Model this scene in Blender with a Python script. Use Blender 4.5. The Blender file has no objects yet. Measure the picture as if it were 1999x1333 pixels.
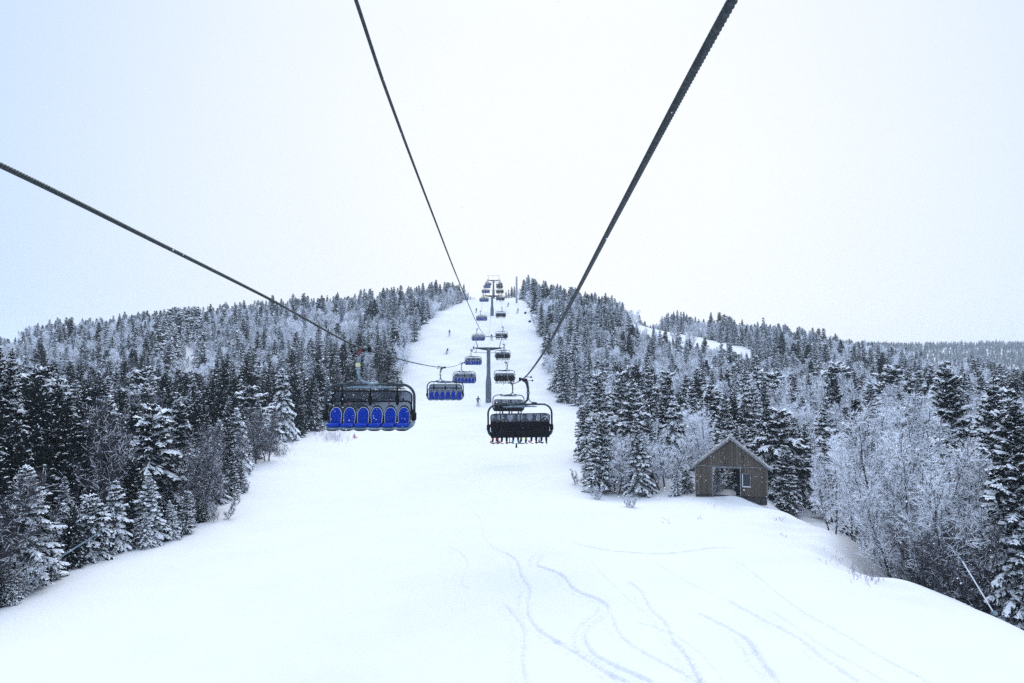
import bpy, math, random
import numpy as np
from mathutils import Vector, Matrix

rng = np.random.default_rng(7)
random.seed(7)
scene = bpy.context.scene
col = scene.collection
PI = math.pi

# ------------------------------------------------------------------ camera
W, H, F = 1999.0, 1333.0, 1400.0
PITCH = math.atan((720 - 666.5) / F)
cam_d = bpy.data.cameras.new("camera")
cam = bpy.data.objects.new("camera", cam_d)
col.objects.link(cam)
cam_d.sensor_width = 36.0
cam_d.lens = F / W * 36.0
cam_d.clip_start = 0.05
cam_d.clip_end = 6000
cam.rotation_euler = (PI / 2 + PITCH, 0, 0)
scene.camera = cam
CP, SP = math.cos(PITCH), math.sin(PITCH)


def ray(px, py):
    """direction of a photograph pixel, scaled so that Y = 1"""
    cx, cy = (px - 999.5) / F, (666.5 - py) / F
    yw = CP - cy * SP
    return cx / yw, (SP + cy * CP) / yw


def at(px, py, Y):
    a, e = ray(px, py)
    return Vector((a * Y, Y, e * Y))


def to_px(x, y, z):
    """photograph pixel of a world point (arrays allowed)"""
    d = y * CP + z * SP
    u = -y * SP + z * CP
    return 999.5 + F * x / d, 666.5 - F * u / d


# ------------------------------------------------------------------ terrain
def pchip(xk, yk):
    xk = np.asarray(xk, float); yk = np.asarray(yk, float)
    h = np.diff(xk); d = np.diff(yk) / h
    m = np.zeros_like(yk); m[0] = d[0]; m[-1] = d[-1]
    for i in range(1, len(xk) - 1):
        if d[i - 1] * d[i] > 0:
            w1 = 2 * h[i] + h[i - 1]; w2 = h[i] + 2 * h[i - 1]
            m[i] = (w1 + w2) / (w1 / d[i - 1] + w2 / d[i])

    def f(x):
        x = np.clip(np.asarray(x, float), xk[0], xk[-1])
        i = np.clip(np.searchsorted(xk, x) - 1, 0, len(xk) - 2)
        t = (x - xk[i]) / h[i]
        return ((2*t**3 - 3*t**2 + 1) * yk[i] + (t**3 - 2*t**2 + t) * h[i] * m[i]
                + (-2*t**3 + 3*t**2) * yk[i+1] + (t**3 - t**2) * h[i] * m[i+1])
    return f


def sstep(a, b, x):
    t = np.clip((np.asarray(x, float) - a) / (b - a), 0, 1)
    return t * t * (3 - 2 * t)


Pf = pchip([-80, 0, 30, 60, 95, 126, 145, 185, 245, 300, 345, 400, 520, 700, 1800],
           [-9.0, -9.2, -9.35, -9.6, -9.0, -7.9, -6.9, 2.0, 18.4, 28.0, 34.0, 37.5, 36.0, 24.0, 18.0])
Zr = pchip([-1600, -400, -235, -200, -165, -132, -104, -70, -33, -10, 0, 9, 33, 47, 60, 72, 90, 120, 140, 160, 180, 260, 500, 1600],
           [-20, -3, 9, 12.5, 17, 20, 24, 26.5, 31, 34, 34, 33, 27, 24.5, 20.5, 18, 14.5, 10.5, 5.5, 1.5, -3, -13, -20, -24])


def _wob(x, y):
    return (0.16 * np.sin(x * .21 + 1.3 + .6 * np.sin(y * .11)) * np.sin(y * .17 + .4)
            + 0.10 * np.sin(x * .53 + y * .37) + 0.07 * np.sin(x * -.47 + y * .81 + 2.))


def ground(x, y):
    x = np.asarray(x, float); y = np.asarray(y, float)
    s = (Pf(y) + 9.5) / 43.5
    z = -9.5 + s * (Zr(x) + 9.5)
    near = 1 - sstep(62, 95, y)
    bank = 19.3 + .8 * np.sin(y * .19 + .5) - 3.6 * np.exp(-((y - 36.5) / 5.0) ** 2)
    z = z - 3.6 * sstep(bank - 1.5, bank + 6.5, x) * near
    z = z - 0.25 * np.exp(-(((x - 16.5) / 5.5) ** 2 + ((y - 51) / 6.5) ** 2))
    z = z - 0.7 * np.exp(-(((x - 9) / 5.) ** 2 + ((y - 58) / 5.) ** 2))
    z = z + 1.3 * sstep(-19, -34, x) * near * sstep(5, 20, y)
    lump = sstep(13, 17, x) * sstep(27, 31, y) * near
    z = z + lump * (.13 * np.sin(x * 1.7 + y * .9) * np.sin(y * 1.15 - x * .6) + .10 * np.sin(x * .9 - y * .7 + 1.) + .05 * np.sin(x * 3.1 + y * 2.2))
    far = sstep(760, 1250, y)
    z = z * (1 - far) + far * (40 + 3 * np.sin(x * .004 + 1) + 2 * np.sin(x * .017))
    return z + _wob(x, y) * (0.28 + 1.3 * sstep(60, 200, y))


def hit(px, py):
    a, e = ray(px, py)
    ys = np.arange(9, 420, .1)
    g = ground(a * ys, ys)
    k = np.argmax(e * ys <= g)
    return np.array([a * ys[k], ys[k], g[k]])


# ------------------------------------------------------------------ materials
MATS = {}


def mat(name, color, rough=.6, metal=0., noise=None, bump=None, spec=.5):
    """principled material; noise = (scale, dark colour, low, high); bump = (scale, strength)"""
    m = bpy.data.materials.new(name); m.use_nodes = True
    nt = m.node_tree; b = nt.nodes["Principled BSDF"]
    b.inputs["Base Color"].default_value = (*color, 1)
    b.inputs["Roughness"].default_value = rough
    b.inputs["Metallic"].default_value = metal
    b.inputs["Specular IOR Level"].default_value = spec
    tc = nt.nodes.new("ShaderNodeTexCoord")
    if noise:
        n = nt.nodes.new("ShaderNodeTexNoise"); n.inputs["Scale"].default_value = noise[0]
        n.inputs["Detail"].default_value = 6
        r = nt.nodes.new("ShaderNodeMapRange")
        r.inputs[1].default_value = noise[2]; r.inputs[2].default_value = noise[3]
        mx = nt.nodes.new("ShaderNodeMix"); mx.data_type = 'RGBA'
        mx.inputs[6].default_value = (*color, 1); mx.inputs[7].default_value = (*noise[1], 1)
        nt.links.new(tc.outputs["Object"], n.inputs["Vector"])
        nt.links.new(n.outputs["Fac"], r.inputs[0]); nt.links.new(r.outputs[0], mx.inputs[0])
        nt.links.new(mx.outputs[2], b.inputs["Base Color"])
    if bump:
        n = nt.nodes.new("ShaderNodeTexNoise"); n.inputs["Scale"].default_value = bump[0]
        n.inputs["Detail"].default_value = 8
        bp = nt.nodes.new("ShaderNodeBump"); bp.inputs["Strength"].default_value = bump[1]
        bp.inputs["Distance"].default_value = bump[2] if len(bump) > 2 else .05
        nt.links.new(tc.outputs["Object"], n.inputs["Vector"])
        nt.links.new(n.outputs["Fac"], bp.inputs["Height"]); nt.links.new(bp.outputs[0], b.inputs["Normal"])
    MATS[name] = m
    return m


SNOWC = (.87, .89, .92)
mat("snow_ground", (.628, .638, .658), .9, noise=(.35, (.606, .618, .643), .45, .75), bump=(3.5, .25, .06), spec=0)
mat("snow_tree", (.90, .92, .96), .9, spec=.1)
mat("rime", (.88, .91, .97), .9, noise=(2.5, (.74, .78, .87), .4, .7), spec=.1)
mat("needles", (.007, .012, .0125), .85, noise=(1.5, (.016, .024, .024), .35, .7), spec=.03)
mat("needles_frost", (.26, .31, .38), .9, noise=(2.0, (.035, .05, .06), .42, .6), spec=.1)
mat("bark", (.028, .025, .026), .9, noise=(6, (.07, .065, .07), .4, .65))
mat("bark_purple", (.030, .027, .034), .9, noise=(4, (.085, .08, .10), .45, .7))
mat("birch_bark", (.17, .14, .135), .9, noise=(5, (.06, .05, .05), .42, .6))
mat("steel_dark", (.022, .036, .046), .5, .3, noise=(8, (.06, .08, .10), .5, .75), spec=.4)
mat("steel_grey", (.12, .18, .225), .5, .3, noise=(5, (.36, .42, .47), .45, .75))
mat("pole_steel", (.085, .115, .155), .7, .1, noise=(2.2, (.22, .27, .34), .5, .72))
mat("roof_dust", (.50, .52, .56), .9, noise=(3.5, (.07, .07, .08), .36, .52))
mat("trim_grey", (.15, .16, .18), .8, noise=(6, (.36, .38, .42), .5, .7))
mat("post_frost", (.20, .23, .27), .9, noise=(1.2, (.42, .46, .52), .4, .6))
mat("rope_steel", (.020, .030, .034), .55, .3, noise=(30, (.05, .066, .072), .5, .7), spec=.3)
mat("black", (.006, .007, .010), .7, spec=.12)
mat("seat_blue", (.003, .034, .34), .55, noise=(9, (.55, .65, .85), .67, .73), spec=.15)
mat("piping", (.62, .64, .66), .6)
mat("shell", (.008, .012, .020), .6, noise=(14, (.30, .32, .36), .80, .86), spec=.2)
mat("red_paint", (.16, .014, .011), .6)
mat("pale_yellow", (.55, .55, .33), .6)
mat("white_paint", (.72, .74, .78), .6)
mat("blue_pad", (.02, .06, .22), .7)
mat("pink_cloth", (.80, .40, .40), .8)
mat("window_glass", (.006, .010, .022), .1)
mat("dry_weed", (.30, .28, .34), .9)
mat("rust_weed", (.26, .15, .11), .9)
mat("skin", (.50, .32, .25), .6)
for nm, c in dict(jacket_black=(.012, .013, .016), jacket_navy=(.02, .03, .07), pants_black=(.014, .014, .016), pants_grey=(.05, .055, .065),
                  pants_yellow=(.42, .42, .05), jacket_red=(.42, .06, .04), pants_red=(.45, .08, .05), boot_black=(.015, .015, .017),
                  boot_cyan=(.12, .34, .38), helmet_black=(.014, .016, .02), helmet_blue=(.03, .06, .14), goggle=(.02, .02, .025),
                  ski_red=(.34, .09, .09), ski_cyan=(.16, .36, .40), ski_black=(.03, .03, .035), ski_white=(.6, .62, .66)).items():
    mat(nm, c, .75, spec=.15)

# bubble: tinted acrylic with snow specks
m = bpy.data.materials.new("tinted_bubble"); m.use_nodes = True
nt = m.node_tree; nt.nodes.remove(nt.nodes["Principled BSDF"])
tr = nt.nodes.new("ShaderNodeBsdfTransparent"); tr.inputs[0].default_value = (.22, .26, .32, 1)
df = nt.nodes.new("ShaderNodeBsdfPrincipled"); df.inputs["Base Color"].default_value = (.09, .105, .135, 1); df.inputs["Roughness"].default_value = .25
n1 = nt.nodes.new("ShaderNodeTexNoise"); n1.inputs["Scale"].default_value = 13; n1.inputs["Detail"].default_value = 3
tc = nt.nodes.new("ShaderNodeTexCoord"); nt.links.new(tc.outputs["Object"], n1.inputs["Vector"])
r1 = nt.nodes.new("ShaderNodeMapRange"); r1.inputs[1].default_value = .62; r1.inputs[2].default_value = .72; r1.inputs[3].default_value = .42; r1.inputs[4].default_value = .95
nt.links.new(n1.outputs["Fac"], r1.inputs[0])
mc = nt.nodes.new("ShaderNodeMix"); mc.data_type = 'RGBA'; mc.inputs[6].default_value = (.09, .105, .135, 1); mc.inputs[7].default_value = (.75, .78, .82, 1)
r2 = nt.nodes.new("ShaderNodeMapRange"); r2.inputs[1].default_value = .62; r2.inputs[2].default_value = .72
nt.links.new(n1.outputs["Fac"], r2.inputs[0]); nt.links.new(r2.outputs[0], mc.inputs[0]); nt.links.new(mc.outputs[2], df.inputs["Base Color"])
ms = nt.nodes.new("ShaderNodeMixShader"); nt.links.new(r1.outputs[0], ms.inputs[0]); nt.links.new(tr.outputs[0], ms.inputs[1]); nt.links.new(df.outputs[0], ms.inputs[2])
nt.links.new(ms.outputs[0], nt.nodes["Material Output"].inputs["Surface"])
MATS["tinted_bubble"] = m

# weathered vertical boards
m = bpy.data.materials.new("weathered_boards"); m.use_nodes = True
nt = m.node_tree; b = nt.nodes["Principled BSDF"]; b.inputs["Roughness"].default_value = .9
tc = nt.nodes.new("ShaderNodeTexCoord"); sx = nt.nodes.new("ShaderNodeSeparateXYZ"); nt.links.new(tc.outputs["Object"], sx.inputs[0])
mp = nt.nodes.new("ShaderNodeMapping"); mp.inputs["Scale"].default_value = (9, 9, .9); nt.links.new(tc.outputs["Object"], mp.inputs[0])
ng = nt.nodes.new("ShaderNodeTexNoise"); ng.inputs["Scale"].default_value = 3; ng.inputs["Detail"].default_value = 8; nt.links.new(mp.outputs[0], ng.inputs["Vector"])
ad = nt.nodes.new("ShaderNodeMath"); ad.operation = 'ADD'; nt.links.new(sx.outputs[0], ad.inputs[0]); nt.links.new(sx.outputs[1], ad.inputs[1])
dv = nt.nodes.new("ShaderNodeMath"); dv.operation = 'DIVIDE'; dv.inputs[1].default_value = .19; nt.links.new(ad.outputs[0], dv.inputs[0])
fr = nt.nodes.new("ShaderNodeMath"); fr.operation = 'FRACT'; nt.links.new(dv.outputs[0], fr.inputs[0])
fl = nt.nodes.new("ShaderNodeMath"); fl.operation = 'FLOOR'; nt.links.new(dv.outputs[0], fl.inputs[0])
wn = nt.nodes.new("ShaderNodeTexWhiteNoise"); wn.noise_dimensions = '1D'; nt.links.new(fl.outputs[0], wn.inputs["W"])
gap = nt.nodes.new("ShaderNodeMath"); gap.operation = 'LESS_THAN'; gap.inputs[1].default_value = .1; nt.links.new(fr.outputs[0], gap.inputs[0])
c1 = nt.nodes.new("ShaderNodeMix"); c1.data_type = 'RGBA'; c1.inputs[6].default_value = (.060, .050, .041, 1); c1.inputs[7].default_value = (.175, .145, .115, 1)
nt.links.new(ng.outputs["Fac"], c1.inputs[0])
c2 = nt.nodes.new("ShaderNodeMix"); c2.data_type = 'RGBA'; c2.blend_type = 'MULTIPLY'; c2.inputs[0].default_value = .45
nt.links.new(c1.outputs[2], c2.inputs[6]); nt.links.new(wn.outputs["Value"], c2.inputs[7])
c3 = nt.nodes.new("ShaderNodeMix"); c3.data_type = 'RGBA'; c3.inputs[7].default_value = (.02, .018, .016, 1)
nt.links.new(gap.outputs[0], c3.inputs[0]); nt.links.new(c2.outputs[2], c3.inputs[6]); nt.links.new(c3.outputs[2], b.inputs["Base Color"])
MATS["weathered_boards"] = m


# ------------------------------------------------------------------ helpers
class MB:
    """collects shapes and links them as one mesh object"""
    def __init__(s):
        s.v, s.f, s.m, s.sm, s.mats = [], [], [], [], []

    def mi(s, name):
        if name not in s.mats:
            s.mats.append(name)
        return s.mats.index(name)

    def add(s, vs, fs, m, smooth=False):
        o = len(s.v); k = s.mi(m)
        s.v.extend([tuple(p) for p in vs])
        for f in fs:
            s.f.append([i + o for i in f]); s.m.append(k); s.sm.append(smooth)

    def box(s, c, d, m, rot=None, bev=0.0):
        x, y, z = [q / 2 for q in d]
        if bev > 0:
            vs = []; b = min(bev, x * .9, y * .9, z * .9)
            bm_pts = [(sx * (x - (b if k != 0 else 0)), sy * (y - (b if k != 1 else 0)), sz * (z - (b if k != 2 else 0)))
                      for sx in (-1, 1) for sy in (-1, 1) for sz in (-1, 1) for k in range(3)]
            import bmesh
            bm = bmesh.new()
            for p in bm_pts: bm.verts.new(p)
            r = bmesh.ops.convex_hull(bm, input=bm.verts)
            bm.verts.index_update()
            vs = [v.co.copy() for v in bm.verts]; fs = [[v.index for v in f.verts] for f in bm.faces]
            bm.free()
        else:
            vs = [Vector(p) for p in ((-x, -y, -z), (x, -y, -z), (x, y, -z), (-x, y, -z), (-x, -y, z), (x, -y, z), (x, y, z), (-x, y, z))]
            fs = [(0, 3, 2, 1), (4, 5, 6, 7), (0, 1, 5, 4), (1, 2, 6, 5), (2, 3, 7, 6), (3, 0, 4, 7)]
        if rot is not None:
            vs = [rot @ Vector(p) for p in vs]
        s.add([Vector(p) + Vector(c) for p in vs], fs, m)

    def tube(s, pts, r, m, n=8, cap=True, closed=False):
        pts = [Vector(p) for p in pts]; N = len(pts)
        rs = r if hasattr(r, '__len__') else [r] * N
        vs, fs = [], []
        up = None
        for i, p in enumerate(pts):
            if closed:
                t = (pts[(i + 1) % N] - pts[i - 1]).normalized()
            else:
                t = (pts[min(i + 1, N - 1)] - pts[max(i - 1, 0)]).normalized()
            if up is None:
                up = Vector((0, 0, 1)) if abs(t.z) < .9 else Vector((0, 1, 0))
            a = t.cross(up)
            if a.length < 1e-4:
                a = t.cross(Vector((1, 0, 0)))
            a.normalize(); bb = a.cross(t); up = bb
            for k in range(n):
                q = 2 * PI * k / n
                vs.append(p + (a * math.cos(q) + bb * math.sin(q)) * rs[i])
        for i in range(N if closed else N - 1):
            j = (i + 1) % N
            for k in range(n):
                fs.append((i * n + k, i * n + (k + 1) % n, j * n + (k + 1) % n, j * n + k))
        s.add(vs, fs, m, True)
        if cap and not closed:
            s.add(vs[:n], [tuple(range(n))][::1], m); s.add(vs[-n:], [tuple(reversed(range(n)))], m)

    def prism(s, outline, depth, m, mtx=None):
        """outline in local XZ, extruded along +Y by depth"""
        n = len(outline)
        vs = [Vector((x, 0, z)) for x, z in outline] + [Vector((x, depth, z)) for x, z in outline]
        fs = [tuple(range(n)), tuple(reversed(range(n, 2 * n)))] + [(i, n + i, n + (i + 1) % n, (i + 1) % n) for i in range(n)]
        if mtx is not None:
            vs = [mtx @ p for p in vs]
        s.add(vs, fs, m)

    def mesh(s, name):
        me = bpy.data.meshes.new(name)
        me.from_pydata(s.v, [], s.f)
        for q in s.mats: me.materials.append(MATS[q])
        me.polygons.foreach_set("material_index", s.m)
        me.polygons.foreach_set("use_smooth", s.sm)
        me.update()
        return me

    def build(s, name, parent=None, loc=(0, 0, 0), rz=0):
        o = bpy.data.objects.new(name, s.mesh(name)); col.objects.link(o)
        o.location = loc; o.rotation_euler = (0, 0, rz)
        if parent is not None: o.parent = parent
        return o


def tag(o, label=None, cat=None, group=None, kind=None):
    if label: o["label"] = label
    if cat: o["category"] = cat
    if group: o["group"] = group
    if kind: o["kind"] = kind
    return o


def empty(name, loc=(0, 0, 0), rz=0):
    o = bpy.data.objects.new(name, None); col.objects.link(o)
    o.empty_display_size = .2; o.location = loc; o.rotation_euler = (0, 0, rz)
    return o


KIDS = {}


def copy_tree(o, parent=None):
    c = o.copy(); col.objects.link(c)
    if parent is not None: c.parent = parent
    for ch in list(o.children): copy_tree(ch, c)
    return c


def arr_mesh(name, V, Q, mi, mats, smooth=False):
    me = bpy.data.meshes.new(name)
    nq, k = Q.shape
    me.vertices.add(len(V)); me.vertices.foreach_set("co", np.ascontiguousarray(V, np.float32).ravel())
    me.loops.add(nq * k); me.loops.foreach_set("vertex_index", np.ascontiguousarray(Q, np.int32).ravel())
    me.polygons.add(nq)
    me.polygons.foreach_set("loop_start", np.arange(0, nq * k, k, dtype=np.int32))
    for q in mats: me.materials.append(MATS[q])
    me.polygons.foreach_set("material_index", np.ascontiguousarray(mi, np.int32))
    me.polygons.foreach_set("use_smooth", np.full(nq, smooth, dtype=bool))
    me.update(calc_edges=True)
    return me


# ------------------------------------------------------------------ snow ground, one sheet
TRK7 = [[(480, 780), (560, 860), (600, 920), (610, 1000), (600, 1120), (620, 1240)],
        [(400, 470), (560, 540), (600, 640), (645, 720), (630, 830), (680, 930), (780, 1000), (950, 1100), (1080, 1190), (1180, 1240)],
        [(800, 460), (720, 520), (690, 580), (740, 600), (830, 640), (900, 720), (1040, 780), (1080, 830), (1000, 900), (950, 960), (960, 1030), (1030, 1100), (1200, 1180), (1320, 1240)],
        [(1090, 830), (1130, 940), (1200, 1020), (1400, 1140), (1600, 1240)],
        [(1170, 660), (1260, 720), (1320, 830), (1400, 900), (1440, 1000), (1500, 1060), (1590, 1240)],
        [(1560, 840), (1720, 920), (1860, 1000), (1920, 1120), (2000, 1200)],
        [(880, 450), (1000, 485), (1200, 510), (1450, 520), (1700, 490), (1840, 488)],
        [(190, 470), (270, 520), (300, 580), (265, 680), (340, 730)],
        [(620, 160), (760, 100), (860, 45)],
        [(300, 230), (380, 330), (400, 430), (480, 520)], [(760, 1000), (900, 1050), (1060, 1160), (1140, 1240)], [(1240, 900), (1420, 960), (1600, 1090), (1720, 1240)],
        [(1330, 560), (1500, 660), (1700, 760), (2000, 930)], [(330, 110), (420, 190), (560, 210)], [(960, 520), (1060, 640), (1180, 760), (1290, 860)]]
TRK8 = [[(370, 430), (500, 540), (700, 700), (950, 850), (1200, 1000), (1440, 1124)],
        [(280, 640), (480, 750), (700, 870), (850, 990), (1040, 1124)],
        [(520, 700), (680, 800), (860, 930), (1000, 1010), (1200, 1124)],
        [(400, 850), (480, 960), (560, 1070), (600, 1124)], [(0, 880), (90, 990), (160, 1124)]]


def smooth_line(pts, n=9):
    P = np.array(pts, float); out = []
    for i in range(len(P) - 1):
        p0, p1, p2, p3 = P[max(i - 1, 0)], P[i], P[i + 1], P[min(i + 2, len(P) - 1)]
        for t in np.linspace(0, 1, n, endpoint=False):
            out.append(.5 * (2 * p1 + (p2 - p0) * t + (2 * p0 - 5 * p1 + 4 * p2 - p3) * t * t + (3 * p1 - p0 - 3 * p2 + p3) * t ** 3))
    out.append(P[-1])
    return np.array(out)


def make_ground():
    ys = [8.0]
    while ys[-1] < 1440:
        y = ys[-1]
        ys.append(y + (.05 if 17 < y < 40 else .08 if 17 < y < 48 else .15 if y < 62 else min(.15 * (y / 62) ** 2.2, 22)))
    ys = np.array([-60, -40, -25, -14, -6, 0, 4] + ys)
    xf = np.concatenate([np.arange(-23, -7, .15), np.arange(-7, -4, .1), np.arange(-4, 17, .05), np.arange(17, 21, .1), np.arange(21, 24, .15)])
    xo = [24.0]
    while xo[-1] < 1600:
        xo.append(xo[-1] + min(.22 + (xo[-1] - 24) * .05, 30))
    xo = np.array(xo)
    xs = np.concatenate([-(xo[::-1]) + .9, xf, xo])
    X, Y = np.meshgrid(xs, ys)
    Z = ground(X, Y)
    fx, fy, sub = X.ravel(), Y.ravel(), None
    D = np.zeros_like(fx)
    lines = [[(800 + a / 2.856, 900 + b / 2.856) for a, b in L] for L in TRK7] + [[(1300 + a / 2.86, 940 + b / 2.86) for a, b in L] for L in TRK8]
    for li, L in enumerate(lines):
        G = np.array([hit(*p)[:2] for p in L])
        G = smooth_line(G)
        lo, hi = G.min(0) - 1, G.max(0) + 1
        idx = np.nonzero((fx > lo[0]) & (fx < hi[0]) & (fy > lo[1]) & (fy < hi[1]))[0]
        if not len(idx): continue
        px, py = fx[idx], fy[idx]
        best = np.full(len(idx), 9e9); side = np.zeros(len(idx)); par = np.zeros(len(idx)); ns = len(G) - 1
        for si, (a, b) in enumerate(zip(G[:-1], G[1:])):
            d = b - a; L2 = max((d * d).sum(), 1e-9)
            t = np.clip(((px - a[0]) * d[0] + (py - a[1]) * d[1]) / L2, 0, 1)
            ex, ey = px - a[0] - t * d[0], py - a[1] - t * d[1]
            dd = np.hypot(ex, ey); mk = dd < best
            best[mk] = dd[mk]; par[mk] = (si + t[mk]) / ns; side[mk] = np.sign(d[0] * ey - d[1] * ex)[mk]
        amp = (1.0, 1.15, 1.25, .9, 1.0, 1.0, .7, .6, .6, .5, .6, .55, .5, .6, .5, .8, 1.0, .7, 1., .9)[li % 20]
        jit = 1 + .25 * np.sin(px * 7.1 + py * 3.3) * np.sin(py * 5.7)
        w = .07
        amp = amp * sstep(0, .12, par) * (1 - .8 * sstep(.85, 1, par) * (li in (6, 7, 8, 9, 13, 14)))
        g1 = np.exp(-((best - .11) / .05) ** 2)
        D[idx] += amp * (-.036 * g1 * jit * (1 + .35 * side) - .02 * np.exp(-(best / .3) ** 2)
                         + .022 * np.exp(-((best - .25) / .07) ** 2) * (1 + .6 * side) * jit
                         + rng.normal(0, .013, len(px)) * np.exp(-((best - .2) / .16) ** 2))
    fine = (fy < 75) & (fy > 8) & (np.abs(fx) < 24)
    D += np.where(fine, .004 * np.sin(fx * 3.1 + 1.7 * np.sin(fy * 1.3)) * np.sin(fy * 2.3 + fx) + .005 * np.sin(fx * 1.1 - fy * 1.9), 0)
    V = np.stack([fx, fy, Z.ravel() + D], 1)
    ny, nx = X.shape
    i = np.arange(ny * nx).reshape(ny, nx)
    Q = np.stack([i[:-1, :-1].ravel(), i[:-1, 1:].ravel(), i[1:, 1:].ravel(), i[1:, :-1].ravel()], 1)
    me = arr_mesh("ground", V, Q, np.zeros(len(Q), int), ["snow_ground"], True)
    o = bpy.data.objects.new("ground", me); col.objects.link(o)
    tag(o, "white snow covered mountainside with ski tracks", "ground", kind="structure")


make_ground()


# ------------------------------------------------------------------ tree makers
class Arr:
    def __init__(s): s.V, s.Q, s.M, s.n = [], [], [], 0

    def quads(s, P, m):
        """P (N,4,3)"""
        N = len(P)
        if not N: return
        s.V.append(P.reshape(-1, 3)); s.Q.append(np.arange(N * 4).reshape(N, 4) + s.n)
        s.M.append(np.full(N, m) if np.isscalar(m) else np.asarray(m)); s.n += N * 4

    def mesh(s, name, mats):
        return arr_mesh(name, np.concatenate(s.V), np.concatenate(s.Q), np.concatenate(s.M), mats)


def nrm(v):
    return v / np.maximum(np.linalg.norm(v, axis=-1, keepdims=True), 1e-9)


def prisms(A, P0, P1, r0, r1, mt, mb):
    """three-sided twigs: two upper faces of material mt, the underside mb"""
    P0 = np.asarray(P0, float); P1 = np.asarray(P1, float)
    d = nrm(P1 - P0); zz = np.zeros_like(d); zz[:, 2] = 1
    s = np.cross(d, zz); bad = np.linalg.norm(s, axis=1) < .15
    s[bad] = np.cross(d[bad], np.array([1., .3, 0])); s = nrm(s); u = np.cross(s, d)
    r0 = np.broadcast_to(np.asarray(r0, float), (len(P0),))[:, None]; r1 = np.broadcast_to(np.asarray(r1, float), (len(P0),))[:, None]
    c = []
    for P, r in ((P0, r0), (P1, r1)):
        c.append([P + u * r, P - u * r * .5 + s * r * .87, P - u * r * .5 - s * r * .87])
    for a, b, m in ((0, 1, mt), (2, 0, mt), (1, 2, mb)):
        A.quads(np.stack([c[0][a], c[0][b], c[1][b], c[1][a]], 1), m)


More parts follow.
